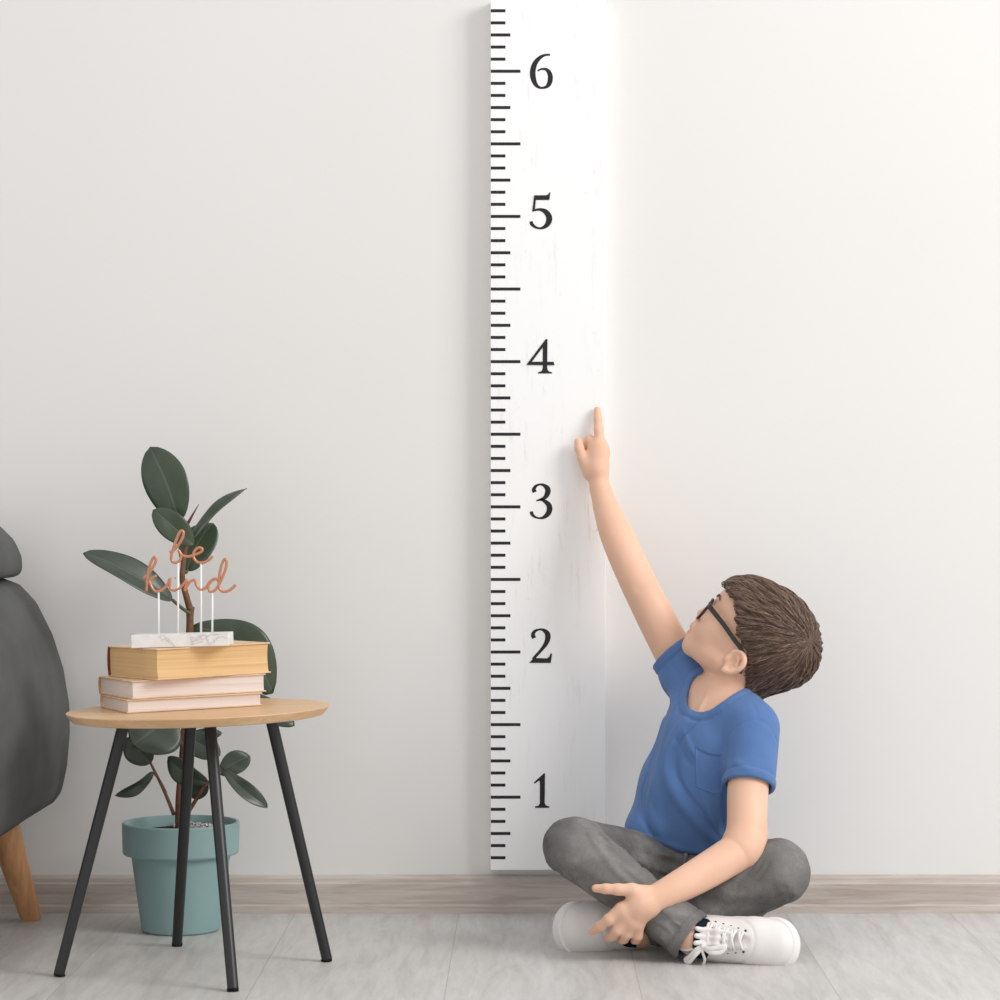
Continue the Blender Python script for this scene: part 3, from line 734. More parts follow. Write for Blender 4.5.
for s in (-1, 1):
    B.chain([H(55.2, -35.6, 0), H(53.8, -36.8, 6*s), H(49.5, -40.2, 12.5*s)], np.array([2.3, 2.3, 1.2])*hs, 1.2*hs)
    B.chain([H(51.9, -45, 0), H(51, -44.6, 6*s), H(48.6, -41.4, 12*s)], np.array([2.7, 2.4, 1.1])*hs, 1.2*hs)
    B.fold([H(56.8, -40.2, 0), H(54.6, -40.6, 6*s), H(50.2, -41, 13*s)], 1.3*hs, -1.1*hs)
    # eyelids
    E((41.5, -9.5, 15.5*s), (8.4, 8.0, 9), 3)
    B.chain([H(50.2, -10, 8*s), H(51.5, -10.4, 15*s), H(47, -10.5, 22*s)], np.array([1.0, 2.2, .9])*hs, .8*hs, 's')
    # ear
    E((-7, -34, 36*s), (9.5, 12.5, 4.0), 3)
    E((-4, -35, 40*s), (5.4, 7.5, 3.2), 1.5, 's')
    ex, ey = -4, -1.5
    hel = [(4.5, -32, 37), (5.5, -27, 38), (3, -22, 39), (-3, -20.5, 40.5), (-9, -23.5, 42), (-11.5, -30, 42), (-10, -37, 41), (-5.5, -42.5, 39.5), (0, -44.5, 38)]
    hel = crom([(a+ex, b+ey, c) for a, b, c in hel], 3); B.chain([H(a, b, c*s) for a, b, c in hel], np.interp(np.linspace(0, 1, len(hel)), np.linspace(0, 1, 9), [1.6, 1.9, 2.1, 2.3, 2.5, 2.6, 2.6, 2.9, 3.4])*hs, 1.2*hs, k0=2.5*hs)
    ant = [(1, -25, 38.5), (-4, -26.5, 39.6), (-6, -33, 39.8), (-4, -38.5, 39)]
    B.chain([H(a+ex, b+ey, c*s) for a, b, c in ant], np.array([1.0, 1.3, 1.4, 1.2])*hs, 1.6*hs, k0=2.5*hs)
    E((2, -36, 37*s), (2.6, 3.6, 2.6), 2.5)
# right arm, raised
B.limb([shR, P(662, 630, -.150), P(637, 580, -.137), P(618, 538, -.108), P(607, 510, -.088), wrR], [.036, .0345, .0325, .0305, .0245, .0175])
B.fold([P(650, 572, -.165), P(638, 588, -.17)], .008, -.0012)
PH = lambda x, y, Y: P(x, y, Y-.008)
# right hand: back of the hand to the room, index finger on the board
pk = PH(599, 447, -.056)
B.chain([wrR, PH(598, 470, -.063), pk], [.0165, .0185, .0165], .010)
B.rc(PH(594, 466, -.060), PH(593.5, 449, -.054), .013, .0105, .010)
B.rc(PH(602, 464, -.064), PH(604.5, 449, -.060), .0105, .0085, .008)
B.chain([PH(600, 446, -.055), PH(598.6, 430, -.050), PH(597.8, 419, -.044), PH(597.3, 409.8, -.0385)], [.0098, .0084, .0074, .0062], .004, k0=.008)
B.chain([PH(589, 473, -.060), PH(582.5, 458, -.057), PH(579.3, 448, -.054), PH(578.3, 441.5, -.051)], [.0115, .0095, .0085, .0075], .004, k0=.012)
B.chain([PH(595, 448, -.054), PH(589.5, 439, -.044), PH(586.5, 446, -.0385), PH(590, 453, -.041)], [.0085, .0078, .0072, .0066], .003, k0=.006)
B.chain([PH(602.5, 448, -.056), PH(601.5, 444, -.043), PH(597, 451, -.038), PH(597, 458, -.042)], [.0082, .0076, .007, .0064], .003, k0=.006)
B.chain([PH(605.5, 453, -.058), PH(605, 450, -.046), PH(601.5, 457, -.040), PH(601, 463, -.044)], [.0074, .0068, .0064, .0058], .003, k0=.006)
# left arm, resting across the shins
B.limb([P(753, 729, -.33), P(748, 788, -.385), P(746.5, 826, -.42), P(741, 847, -.438)], [.036, .0350, .0335, .031])
B.limb([P(744, 848, -.437), P(708, 870, -.473), P(678, 887, -.503), wrL, P(640, 905, -.53)], [.0325, .0300, .0265, .0228, .021], .016)
B.rc(P(752, 836, -.41), P(748, 850, -.425), .026, .026, .014)
# left hand: spread over the ankle and the shoe below it
B.chain([P(640, 903, -.53), P(626, 912, -.533)], [.0195, .0150], .012)
B.rc(P(646, 908, -.526), P(635, 922, -.527), .0190, .0140, .012)
B.chain([P(643, 893, -.526), P(632, 890, -.535), P(618, 889.5, -.538), P(606, 888.8, -.538), P(595.5, 888.3, -.535)], [.0125, .0110, .0093, .0082, .0066], .004, k0=.012)
B.chain([P(621, 909, -.534), P(609, 919.5, -.535), P(600.5, 926, -.522), P(592, 931.5, -.502)], [.0108, .0093, .0083, .0068], .004, k0=.009)
B.chain([P(626, 917, -.533), P(617.5, 930, -.529), P(612.5, 936, -.513), P(607.5, 938.5, -.492)], [.0102, .0093, .0082, .0066], .003, k0=.007)
B.chain([P(632, 922, -.531), P(627, 934, -.523), P(624, 939, -.507), P(620.5, 940, -.489)], [.0098, .0088, .0080, .0066], .003, k0=.007)
B.chain([P(639, 925, -.526), P(638, 936, -.518), P(636.5, 940, -.504), P(634, 941, -.489)], [.0092, .0080, .0072, .006], .003, k0=.007)
boy = fmesh('person', B, (.0, -.58, .0), (.53, .0, .96), .0025, M['skin'], None, org=(HIP[0], HIP[1], 0))
tag(boy, 'boy in blue t-shirt and grey jeans sitting cross-legged, pointing up at the chart', 'person')
q = hl(wco(boy)); lip = np.zeros(len(q))
for pts, r in (([(57, -35.9, 0), (55.4, -37, 6), (50.4, -40.4, 12.5)], 2.6), ([(54, -44.8, 0), (53, -44.4, 6), (49.4, -41.4, 12)], 2.9)):
    for s in (-1, 1):
        a3 = np.array(pts, float)*[1, 1, s]
        for i in range(2):
            ba = a3[i+1]-a3[i]; t = np.clip((q-a3[i])@ba/ba.dot(ba), 0, 1); d = np.linalg.norm(q-a3[i]-t[:, None]*ba, axis=1)
            lip = np.maximum(lip, np.clip((r-d)/1.2, 0, 1)*.42)
attr(boy, 'lip', lip)
# eyes, brows
for s in (-1, 1):
    mb = MB(); c = H(41.6, -9.6, 15.5*s); gz = nrm(HF*.97+HS*.1*s+HU*.12); e1 = nrm(np.cross(gz, HU)); e2 = np.cross(gz, e1)
    mb.lathe([(8.2*hs*math.sin(a_), 8.2*hs*math.cos(a_)) for a_ in np.linspace(.02, math.pi-.02, 26)], c, 32, np.stack([e1, e2, gz]))
    o = mb.build('eye', M['eye'], boy); vv = wco(o)-c; ang = np.arccos(np.clip(vv@gz/(np.linalg.norm(vv, axis=1)+1e-9), -1, 1))
    attr(o, 'iris', np.clip(1-ang, 0, 1)*.5/ .5 * 1.0 if False else np.clip(.5+ (.5-ang)*.9, 0, 1))
    br = MB()
    for k in range(40):
        t = rng.uniform(0, 1); s0 = 7+18*t; u0 = 1.5+3.2*math.sin(math.pi*min(1, t*.8+.1))+rng.uniform(-1.4, 1.4)
        f0 = 55.2-.012*s0*s0-.0*u0
        a0 = H(f0-1.0, u0, s0*s)
        for _ in range(4):
            d = B.eval(a0[None])[0]; a0 = a0-HF*d if abs(d) > 1e-5 else a0
        br.tube([a0-HF*.0006, a0+HF*.0009+(HS*s*3.2+HU*.5)*hs*.5, a0+HF*.0004+(HS*s*5.5+HU*.4)*hs-HF*.0022], [.0005, .00045, .0001], 4)
    br.build('eyebrow', M['brow'], boy)

# hair
region = [(110, 60), (75, 27), (68, 18), (56, 15.5), (44, 13.5), (34, 10.5), (26, 5), (20, -1), (14, -6), (9, -11), (3, -14), (-5, -16), (-13, -20), (-18.5, -28), (-22, -38), (-31, -49), (-46, -56), (-120, -56), (-120, 110), (110, 110)]
HR = Field()
HR.ell(H(-5.5, 4.5, 0), HA, np.array([61.5, 50, 46.5])*hs, 0)
HR.ell(H(27, 10, 0), HA, np.array([32.5, 32, 39])*hs, 10*hs)
HR.rc(H(-22, -22, 0), H(-22, -44, 0), 27*hs, 24.5*hs, 10*hs)
HR.ell(H(-4, -24, 0), HA, np.array([31, 26, 37.3])*hs, 8*hs)
def reg(p):
    l = hl(p); return poly2d(l[:, :2], region)*hs
HR.op('i', reg, HC, .3, 4*hs)
WH = H(-50, 34, 26)                         # the whorl
def groove(p):
    l = hl(p)-np.array([-50, 34, 26]); w0 = np.array([-.78, .45, .43]); e1 = nrm(np.cross(w0, [0, 0, 1])); e2 = np.cross(w0, e1)
    a = np.arctan2(l@e1, l@e2); r = np.linalg.norm(l, axis=1)
    m = np.clip(r/18, 0, 1)
    return -.0011*m*(np.sin(a*23+np.sin(r*.11)*1.2)+.7*np.sin(a*41+1.3+np.sin(r*.17)*1.5)+.5*np.sin(a*9+r*.05))
HR.op('add', groove, HC, .3)
hair = fmesh('hair', HR, HC-.15, HC+.15, .0022, M['hair'], boy)
hv = wco(hair); l = hl(hv)-np.array([-50, 34, 26])
attr(hair, 'tone', np.clip(.20+.06*np.sin(l[:, 0]*.7+l[:, 2]), 0, 1))
# strands that follow the cap away from the whorl
mask = hl(hv); keep = np.where((B.eval(hv) > .0015))[0]
NS = 6500
pts = hv[rng.choice(keep, NS)]; g0 = HR.grad(pts); path = [pts]; cur = pts
ln = np.minimum(rng.uniform(.022, .042, NS), np.maximum(-reg(pts), 0)+rng.uniform(.001, .006, NS)); dirn = cur-WH; dirn /= np.linalg.norm(dirn, axis=1)[:, None]+1e-9
jit = rng.normal(size=(NS, 3))*.16; step = 7
for k in range(step):
    g = HR.grad(cur); d = cur-WH; d /= np.linalg.norm(d, axis=1)[:, None]+1e-9
    l3 = hl(cur); down = np.clip((-l3[:, 1]-5)/25, 0, 1)[:, None]
    d = d+jit-HU*down*.5
    d = d-g*(d*g).sum(1)[:, None]; d /= np.linalg.norm(d, axis=1)[:, None]+1e-9
    nx = cur+d*(ln/step)[:, None]; dd = HR.eval(nx); lift = .0003+.0016*np.sin(math.pi*min(1, (k+1)/step*.8))
    nx = nx-g*np.clip(dd-lift, -.003, .0012)[:, None]; path.append(nx); cur = nx
path = np.stack(path, 1); rad = np.array([.0001, .00055, .0007, .0007, .00065, .0005, .00035, .00008])
T = np.gradient(path, axis=1); T /= np.linalg.norm(T, axis=2)[..., None]+1e-9
ref = rng.normal(size=(NS, 1, 3)); N = np.cross(T, ref); N /= np.linalg.norm(N, axis=2)[..., None]+1e-9; Bn = np.cross(T, N)
ring = [path+(N*math.cos(a_)+Bn*math.sin(a_))*rad[None, :, None] for a_ in (0, 2.0944, 4.1888)]
vv = np.stack(ring, 2).reshape(-1, 3); m = step+1; fs = []
base = (np.arange(NS)*m*3)[:, None]
for i in range(step):
    for k in range(3):
        fs.append(base+np.array([[i*3+k, i*3+(k+1) % 3, (i+1)*3+(k+1) % 3, (i+1)*3+k]]))
fs = np.concatenate(fs)
tone = np.repeat(np.clip(rng.normal(.45, .24, NS), 0, 1), m*3)
o = mobj('strands', vv, fs, M['hair'], hair); attr(o, 'tone', tone); o['kind'] = 'stuff'

# shirt
SH = Field(); torso(SH, 0, .03); SH.ell(P(652, 828, -.25), AA, (.045, .055, .034), .03)
def capped(a, b, ra, rb, flare=0):
    a = np.asarray(a, float); b = np.asarray(b, float); dr = nrm(b-a); ba = b-a; L = np.linalg.norm(ba)
    def fn(p):
        x = (p-a)@dr; t = np.clip(x/L, 0, 1); rr = ra+(rb-ra)*t
        hem = np.clip((x-(L-.017))/.003, 0, 1); rr = rr+.0013*hem-.0016*np.exp(-((x-(L-.018))/.002)**2)
        d = np.linalg.norm(p-a-np.minimum(x, L+.05)[:, None].clip(0)*dr, axis=1)-rr
        e = x-L; k = .004; h = np.maximum(k-np.abs(d-e), 0)/k
        return np.maximum(d, e)+h*h*k*.25
    return fn, (a+b)/2, L/2+max(ra, rb)+.02
slL0, slL1 = P(753.5, 729, -.33), P(748.5, 787, -.383)
slR0, slR1 = P(690, 674, -.165), P(670.5, 651.5, -.152)
SLI = len(SH.ops)
fn, c, R = capped(slL0, slL1, .0455, .0450); SH.op('u', fn, c, R, .012)
fn, c, R = capped(slR0, slR1, .047, .0425); SH.op('u', fn, c, R, .014)
# folds laid where the photograph shows them
def line(F, pts): return [F.ray(x, y) for x, y in pts]
base_ops = Field(); base_ops.ops = list(SH.ops)
def fld(F, src, pts, w, amp, g=1.0): F.fold(crom(line(src, pts), 4), w, amp*g, w > .003)
for pts, w_, am in (
    ([(688, 716), (672, 740), (666, 766), (674, 792), (692, 816), (714, 840)], .011, .0050),
    ([(697, 722), (681, 742), (676, 766), (683, 788), (701, 812), (720, 838)], .0055, -.0042),
    ([(680, 700), (668, 728), (660, 762), (657, 800), (664, 836)], .012, .0030),
    ([(668, 695), (662, 722), (652, 758), (648, 790)], .007, -.0022),
    ([(676, 738), (682, 752), (690, 764)], .005, -.0026), ([(684, 732), (690, 747), (697, 757)], .006, .0024),
    ([(646, 776), (641, 800), (645, 822), (656, 840)], .0055, -.0040), ([(654, 780), (650, 800), (654, 820), (664, 838)], .008, .0028),
    ([(727, 745), (724, 768), (725, 800), (722, 832)], .008, -.0045),
    ([(704, 790), (712, 815), (722, 838)], .010, .0030),
    ([(672, 664), (682, 680), (690, 694)], .006, -.0026), ([(662, 672), (672, 692), (676, 710)], .008, .0026),
    ([(664, 684), (667, 700), (666, 716)], .005, -.0022),
    ([(630, 830), (650, 838), (675, 847), (705, 855)], .006, .0020),
    ([(735, 762), (750, 770), (766, 774)], .007, .0020),
):
    fld(SH, base_ops, pts, w_*(.62 if am < 0 else .9), am, 1.9)
# seam where the sleeve meets the body, shoulder seam
for pts in ([(725, 757), (727, 740), (735, 728), (748, 721), (760, 720), (771, 729), (777, 742)], [(756, 718), (757, 712), (752, 704)]):
    fld(SH, base_ops, pts, .0022, -.0018)
# neck opening with its ribbed band
n0, n1 = P(720, 727, -.236), P(714, 676, -.283); nd = nrm(n1-n0)
def neckd(p, r): return np.linalg.norm((p-n0)-((p-n0)@nd)[:, None]*nd, axis=1)-r
NRAD = .0525
SH.op('add', lambda p: -.0016*np.clip((.0135-neckd(p, NRAD))/.0015, 0, 1)*(((p-n0)@nd) > -.03)+.0022*np.exp(-((neckd(p, NRAD)-.0145)/.0018)**2)*(((p-n0)@nd) > -.03), n0, .11)
SH.rc(n0-nd*.012, n1+nd*.05, NRAD, NRAD, .003, 's')
SH.rc(slL1-nrm(slL1-slL0)*.035, slL1+nrm(slL1-slL0)*.03, .0385, .0395, .002, 's')
SH.rc(slR1-nrm(slR1-slR0)*.028, slR1+nrm(slR1-slR0)*.03, .037, .0378, .002, 's')
pa, pb = P(625, 841, -.22), P(700, 853, -.33); hemn = nrm([-.10, -.10, -1.0])
SH.op('i', lambda p: (p-P(690, 854, -.32))@hemn, P(690, 850, -.25), .4, .006)
shirt = fmesh('t_shirt', SH, (.10, -.46, .10), (.50, -.06, .56), .0027, M['shirt'], boy)
# chest pocket
rows = []
for j in range(13):
    t = j/12; r_ = []
    for i in range(13):
        s_ = i/12
        top = (696+28.5*s_, 746.5+8*s_+3*math.sin(math.pi*s_)); bot = (696.5+26*s_, 786+6*s_+3*math.sin(math.pi*s_))
        r_.append((top[0]+(bot[0]-top[0])*t, top[1]+(bot[1]-top[1])*t))
    rows.append(r_)
TF = Field(); TF.ops = [o_ for i_, o_ in enumerate(SH.ops) if i_ not in (SLI, SLI+1)]
pp = np.array([TF.ray(x, y) for r_ in rows for x, y in r_]); g = TF.grad(pp); top_ = pp+g*.0011; low = pp-g*.003; n = 13
vv = np.concatenate([top_, low]); fs = [(j*n+i, j*n+i+1, (j+1)*n+i+1, (j+1)*n+i) for j in range(n-1) for i in range(n-1)]
rim = [i for i in range(n)]+[j*n+n-1 for j in range(1, n)]+[(n-1)*n+i for i in range(n-2, -1, -1)]+[j*n for j in range(n-2, 0, -1)]
fs += [(rim[k], rim[(k+1) % len(rim)], rim[(k+1) % len(rim)]+n*n, rim[k]+n*n) for k in range(len(rim))]
pk_ = mobj('chest_pocket', vv, fs, M['shirt'], shirt)
mb = MB(); tl = [top_[i]+g[i]*.0004 for i in range(n)]; mb.tube(crom(tl, 3), .0014, 6); mb.build('pocket_hem', M['shirt'], pk_) if False else None

# jeans
J = Field()
J.ell(P(700, 888, -.212), AA, (.114, .112, .088), .0)
J.rc(P(652, 866, -.27), P(728, 870, -.285), .045, .045, .03); J.rc(hipR, kneR, .074, .0495, .03); J.rc(hipL, kneL, .074, .0545, .03)
J.rc(kneL, P(660, 925, -.405), .0525, .036, .012)
cufR0, cufR1 = kneR, P(692.5, 937, -.514)
def cuff(a, b, ra, rb):
    dr = nrm(b-a); L = np.linalg.norm(b-a)
    def fn(p):
        x = (p-a)@dr; t = np.clip(x/L, 0, 1); rr = ra+(rb-ra)*t-.0045*np.exp(-((t-.62)/.16)**2)
        hem = np.clip((x-(L-.018))/.002, 0, 1); rr = rr+.0018*hem-.0016*np.exp(-((x-(L-.019))/.0018)**2)
        d = np.linalg.norm(p-a-np.minimum(x, L+.05)[:, None].clip(0)*dr, axis=1)-rr
        return -smin(-d, -(x-L), .004)
    return fn, (a+b)/2, L/2+max(ra, rb)+.02
fn, c, R = cuff(cufR0, cufR1, .0485, .0425); J.op('u', fn, c, R, .009)
jb = Field(); jb.ops = list(J.ops)
for pts, w_, am in (
    ([(590, 824), (602, 842), (625, 862), (655, 882)], .006, -.005),
    ([(598, 828), (618, 848), (645, 864), (668, 874)], .006, .004),
    ([(586, 826), (596, 845), (612, 862)], .005, .0035),
    ([(606, 832), (630, 846), (665, 860), (690, 868)], .006, -.004),
    ([(612, 838), (640, 850), (672, 857)], .005, .003),
    ([(548, 868), (558, 874), (570, 872)], .005, -.003),
    ([(560, 880), (575, 878), (590, 884)], .006, .003),
    ([(570, 862), (600, 880), (625, 892)], .010, .002),
    ([(652, 905), (668, 912), (684, 916)], .005, .003), ([(655, 918), (668, 922), (676, 934)], .006, -.004), ([(650, 930), (662, 938), (668, 944)], .005, .003),
    ([(772, 884), (776, 893), (774, 902)], .006, -.002),
    ([(592, 823), (600, 834), (612, 846)], .0034, -.0026), ([(597, 825), (606, 836), (618, 846)], .0034, .0024), ([(602, 828), (611, 837), (624, 846)], .0034, -.0026),
    ([(607, 831), (618, 840), (632, 848)], .0034, .0024), ([(608, 850), (622, 868), (640, 884), (656, 893)], .0045, -.0030), ([(600, 852), (616, 872), (634, 888)], .0050, .0024),
    ([(740, 872), (748, 864), (753, 853)], .0032, -.0026), ([(745, 876), (755, 868), (761, 856)], .0036, .0026), ([(750, 880), (762, 873), (770, 862)], .0036, -.0022), ([(733, 880), (741, 874), (748, 868)], .0030, .0022),
    ([(655, 908), (664, 916), (680, 922)], .0034, -.0026), ([(658, 914), (668, 917), (682, 927)], .0034, .0022), ([(652, 924), (664, 930), (672, 940)], .0034, -.0024), ([(664, 906), (676, 911), (690, 914)], .0034, .0024),
    ([(784, 888), (789, 897), (790, 906)], .0034, -.0022), ([(789, 886), (795, 894), (797, 902)], .0034, .0020),
    ([(548, 862), (556, 870), (566, 877)], .0034, -.0024), ([(553, 868), (564, 876), (576, 884)], .0036, .0022), ([(583, 892), (590, 890), (600, 894)], .0034, -.0022),
    ([(640, 866), (660, 874), (684, 880)], .0040, -.0026), ([(650, 874), (668, 884), (690, 890)], .0045, .0026),
    ([(733, 873), (745, 866), (755, 852)], .005, .004), ([(738, 878), (752, 873), (762, 860)], .006, -.003), ([(726, 878), (736, 868), (744, 860)], .004, -.003),
    ([(720, 890), (745, 893), (770, 888)], .012, .002), ([(700, 900), (730, 905), (760, 902)], .010, -.002),
):
    fld(J, jb, pts, w_, am, 1.5)
# waistband, fly and front pocket seams
for pts in ([(636, 858), (660, 862), (690, 868), (712, 870)], [(688, 862), (686, 872), (684, 884)], [(620, 848), (640, 860), (652, 874)]):
    fld(J, jb, pts, .0022, -.0020)
J.op('add', lambda p: .0009*(np.sin(p[:, 0]*95+np.sin(p[:, 2]*60)*2)*np.sin(p[:, 2]*80+p[:, 1]*70)), HIP, .6)
dR = nrm(cufR1-cufR0); J.rc(cufR1-dR*.03, cufR1+dR*.05, .0355, .0365, .002, 's')
J.op('i', lambda p: .0005-p[:, 2], HIP, .6, 0)
J.op('i', lambda p: p[:, 2]-.252, HIP, .6, 0)
jeans = fmesh('jeans', J, (.02, -.56, -.01), (.52, -.08, .26), .0027, M['jeans'], boy)
jv = wco(jeans); fade = np.zeros(len(jv))
for (x, y, r, a_) in ((590, 846, .05, .30), (620, 872, .045, .35), (785, 862, .05, .30), (672, 916, .03, .35), (560, 838, .03, .25)):
    fade = np.maximum(fade, a_*np.exp(-(np.linalg.norm(jv-jb.ray(x, y), axis=1)/r)**2))
attr(jeans, 'fade', fade)
for x, y in ((685, 858),):
    a_ = jb.ray(x+2, y-6); b_ = jb.ray(x, y); c_ = jb.ray(x-1, y+7); g = J.grad(np.array([a_, b_, c_]))
    MB().tube(crom([a_+g[0]*.002, b_+g[1]*.004, c_+g[2]*.002], 5), .0035, 8).build('belt_loop', M['jeans'], jeans)
# sock at the right ankle
sa, sb_ = P(690, 937.5, -.514), P(705, 939, -.515)
so = Field().rc(P(691.5, 937.5, -.515), P(706, 938.5, -.512), .0325, .034, 0)
ax_ = nrm(sb_-sa); so.op('i', lambda p: -((p-P(692.5, 938, -.515))@ax_), sa, .2, .002)
fmesh('sock', so, np.minimum(sa, sb_)-.05, np.maximum(sa, sb_)+.05, .003, M['sock'], boy)
so = Field().rc(ankL, P(612, 930, -.40), .0285, .028, 0)
fmesh('sock', so, ankL-.09, ankL+.06, .004, M['sock'], boy)

# shoes
def shoe(heel, Fd, Ud, side, L, label, bow):
    Fd = nrm(Fd); Ud = nrm(np.asarray(Ud)-Fd*np.dot(Ud, Fd)); Sd = np.cross(Ud, Fd)*side     # +y = inner or outer by side
    A = np.stack([Fd, Sd, Ud]); k = L/.20
    def W(x, y, z): return np.asarray(heel)+(Fd*x+Sd*y+Ud*z)*k
    def lo(p): return (p-heel)@A.T/k
    up = Field()
    up.ell(W(.158, .002, .026), A, np.array([.043, .041, .034])*k, 0)
    up.ell(W(.135, .003, .032), A, np.array([.045, .0405, .038])*k, .01*k)
    up.rc(W(.125, .002, .040), W(.075, 0, .058), .035*k, .035*k, .02*k)
    up.rc(W(.040, 0, .030), W(.043, 0, .074), .034*k, .032*k, .02*k)
    up.rc(W(.080, 0, .035), W(.040, 0, .035), .036*k, .034*k, .02*k)
    up.op('i', lambda p: -(lo(p)[:, 2]-.012)*k, W(.1, 0, .04), .3, 0)
    up.op('i', lambda p: (lo(p)[:, 2]-.094+.10*np.clip(lo(p)[:, 0]-.06, 0, .1))*k, W(.1, 0, .04), .3, .006*k)
    raw = Field(); raw.ops = list(up.ops)
    def drop(x, y):                        # the point of the upper above (x, y)
        z = .12
        for _ in range(60):
            d = raw.eval(W(x, y, z)[None])[0]/k
            if d < .0002: break
            z -= max(d*.8, .0003)
        return z
    # toe-cap seam and the facing edges
    seam = [W(x, y, drop(x, y)) for x, y in ((.118, -.036), (.137, -.026), (.146, -.012), (.149, .002), (.146, .016), (.137, .028), (.118, .037))]
    up.fold(crom(seam, 4), .0022*k, -.0020*k)
    for sg_ in (-1, 1):
        up.fold(crom([W(x, y*sg_+.002, drop(x, y*sg_+.002)) for x, y in ((.135, .010), (.118, .019), (.096, .022), (.075, .024))], 4), .0022*k, .0022*k)
        up.fold(crom([W(.05, .036*sg_, .05), W(.09, .040*sg_, .035), W(.12, .042*sg_, .028)], 4), .003*k, .0012*k)
    up.fold(crom([W(x, .002, drop(x, .002)) for x in (.135, .11, .085)], 4), .007*k, -.004*k)
    up.rc(W(.046, 0, .055), W(.046, 0, .13), .0265*k, .029*k, .004*k, 's')
    lo_, hi_ = W(.1, 0, .05)-.15, W(.1, 0, .05)+.15
    root = fmesh('sneaker', up, lo_, hi_, .0022, M['leather'], boy); root['label'] = label
    so = Field()
    def plan(p):
        q = lo(p); x, y, z = q[:, 0], q[:, 1], q[:, 2]
        def c2(ax, ay, bx_, by, ra, rb):
            t = np.clip(((x-ax)*(bx_-ax)+(y-ay)*(by-ay))/((bx_-ax)**2+(by-ay)**2), 0, 1)
            return np.hypot(x-ax-t*(bx_-ax), y-ay-t*(by-ay))-(ra+(rb-ra)*t)
        d2 = smin(c2(.037, 0, .10, .001, .038, .037), c2(.10, .001, .158, .002, .038, .046), .02)
        # a ridge line around the foxing
        d2 = d2+.0014*np.exp(-((z-.021)/.0022)**2)-.0
        zc = .0135; dz = np.abs(z-zc-.005*np.clip((x-.15)/.05, 0, 1))-.0135; r = .004
        a = np.maximum(d2+r, 0); b_ = np.maximum(dz+r, 0)
        return (np.sqrt(a*a+b_*b_)+np.minimum(np.maximum(d2+r, dz+r), 0)-r)*k
    so.op('u', plan, W(.1, 0, .015), .14*k, 0)
    fmesh('sole', so, lo_, hi_, .0024, M['sole'], root)
    # tongue
    tg = Field()
    tp_ = [W(.112, .002, drop(.112, .002)+.001), W(.09, .002, drop(.09, .002)+.004), W(.072, .002, .096), W(.060, .002, .108)]
    for i in range(3):
        for yy in (-.010, 0, .010): tg.rc(tp_[i]+Sd*yy*k, tp_[i+1]+Sd*yy*k*1.2, .004*k, .004*k, .006*k)
    fmesh('tongue', tg, lo_, hi_, .0022, M['leather'], root)
    # laces
    xs = (.132, .119, .106, .093, .080)
    lc = MB()
    for i, x in enumerate(xs):
        yw = .014+.0022*i
        l_, r_ = (x, -yw+.002), (x-.002, yw+.002)
        for (x0, y0, x1, y1) in ((l_[0], l_[1], r_[0]-.006, r_[1]), (r_[0], r_[1], l_[0]-.006, l_[1])):
            q = []
            for t in np.linspace(0, 1, 9):
                X_, Y_ = x0+(x1-x0)*t, y0+(y1-y0)*t
                q.append(W(X_, Y_, drop(X_, Y_)+.0028+.0035*math.sin(math.pi*t)))
            lc.tube(q, .0024*k, 7)
        for sg_ in (-1, 1):
            z = drop(x, yw*sg_+.002+.003*sg_); c = W(x, (yw+.003)*sg_+.002, z+.0004)
            MB().lathe([(.0006*k, .0006), (.0017*k, .0008), (.0023*k, 0)], c, 10, np.stack([Fd, Sd, Ud])).build('eyelet', M['eyelet'], root)
    if bow:
        kx, ky = .072, -.014; kz = drop(.080, ky)+.011
        K = W(kx, ky, kz)
        lc.tube([K-Fd*.003*k, K+Fd*.003*k], .0052*k, 8)
        def loop(pts, w=.0040):
            q = crom([K]+[W(*p) for p in pts]+[K], 6); lc.tube(q, w*k, 8, flat=(Ud, .4))
        loop([(.084, -.017, kz+.005), (.100, -.013, kz+.002), (.110, -.010, kz-.001), (.104, -.020, kz+.001), (.088, -.022, kz+.004)])
        loop([(.062, -.020, kz+.004), (.050, -.032, kz+.000), (.040, -.038, kz-.006), (.047, -.042, kz-.004), (.060, -.030, kz+.004)])
        for pts in ([(.062, -.016, kz), (.046, -.022, kz-.001), (.030, -.022, kz-.003)], [(.072, -.024, kz), (.074, -.034, kz-.006), (.070, -.042, kz-.012)]):
            q = crom([K]+[W(*p) for p in pts], 6); lc.tube(q, .0024*k, 7)
    lc.build('laces', M['lace'], root)
    return root
R_heel = P(690, 937, -.425); L_heel = P(661, 922, -.295)
shoe(R_heel, (.87, -.48, -.02), (-.45, -.86, .2), 1, .200, None, True)
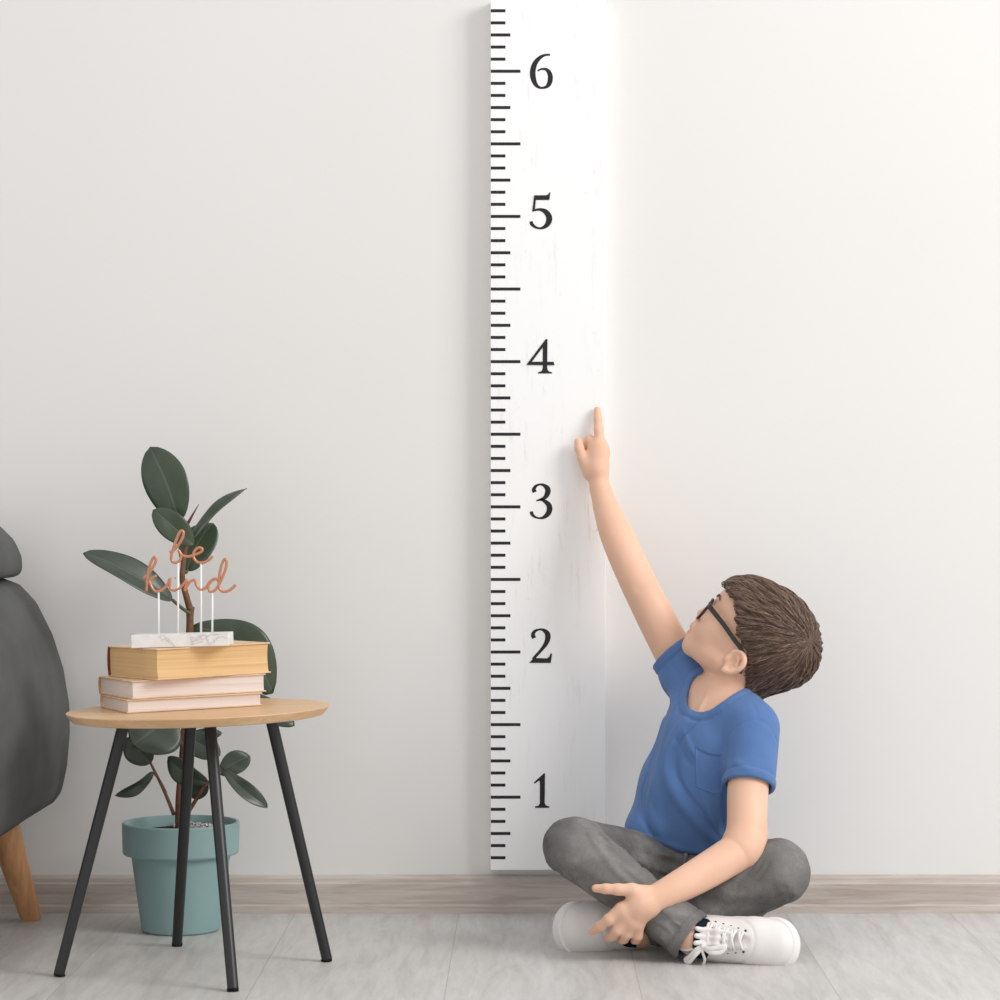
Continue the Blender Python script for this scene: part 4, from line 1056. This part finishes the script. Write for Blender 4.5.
shoe(L_heel, (-.88, -.46, -.02), (.42, -.88, .18), -1, .214, None, False)

# glasses
gl = MB()
def rim(s):
    q = []
    for a_ in np.linspace(0, 2*math.pi, 41):
        e = 2.6; cx_ = np.sign(math.cos(a_))*abs(math.cos(a_))**(2/e); cy_ = np.sign(math.sin(a_))*abs(math.sin(a_))**(2/e)
        ss = 18*s+15*cx_; uu = -14.5+12.2*cy_
        q.append(H(55.2-.0042*ss*ss+.03*(uu+14), uu, ss))
    return q
for s in (-1, 1): gl.tube(rim(s), 1.5*hs, 8)
gl.tube([H(54.8, -9, -4), H(57, -7.5, 0), H(54.8, -9, 4)], 1.4*hs, 8)
gr = gl.build('glasses', M['glasses'], boy); gr['label'] = 'dark-framed glasses'
for s in (-1, 1):
    r_ = rim(s)[:-1]; c = sum(r_)/len(r_); vv = [c+HF*.001]+r_; n = len(r_)
    MB().add(vv, [(0, 1+i, 1+(i+1) % n) for i in range(n)]).build('lens', M['lens'], gr)
    tq = crom([H(50.2, -8.5, 34*s), H(48.5, -9, 37.5*s), H(40, -10.5, 40*s), H(25, -13, 41*s), H(8, -17, 41.3*s), H(-1, -18.8, 41.2*s), H(-9, -22, 40*s), H(-15, -30, 39*s), H(-18, -38, 37*s)], 6)
    tv = MB(); m = len(tq); t_ = np.gradient(tq, axis=0); t_ /= np.linalg.norm(t_, axis=1)[:, None]; vv = []
    for i in range(m):
        up_ = nrm(HU-t_[i]*np.dot(HU, t_[i])); sd = np.cross(up_, t_[i]); hh_ = (2.7-1.0*min(1, max(0, i/m-.05)*1.2))*hs; ww = .85*hs
        for a_, b_ in ((-1, -1), (-1, 1), (1, 1), (1, -1)): vv.append(tq[i]+up_*hh_*a_+sd*ww*b_)
    tv.add(vv, [(i*4+k, i*4+(k+1) % 4, (i+1)*4+(k+1) % 4, (i+1)*4+k) for i in range(m-1) for k in range(4)]+[(0, 3, 2, 1), tuple((m-1)*4+k for k in range(4))])
    mod_bevel(tv.build('temple_arm', M['glasses'], gr, False), .0004, 1)
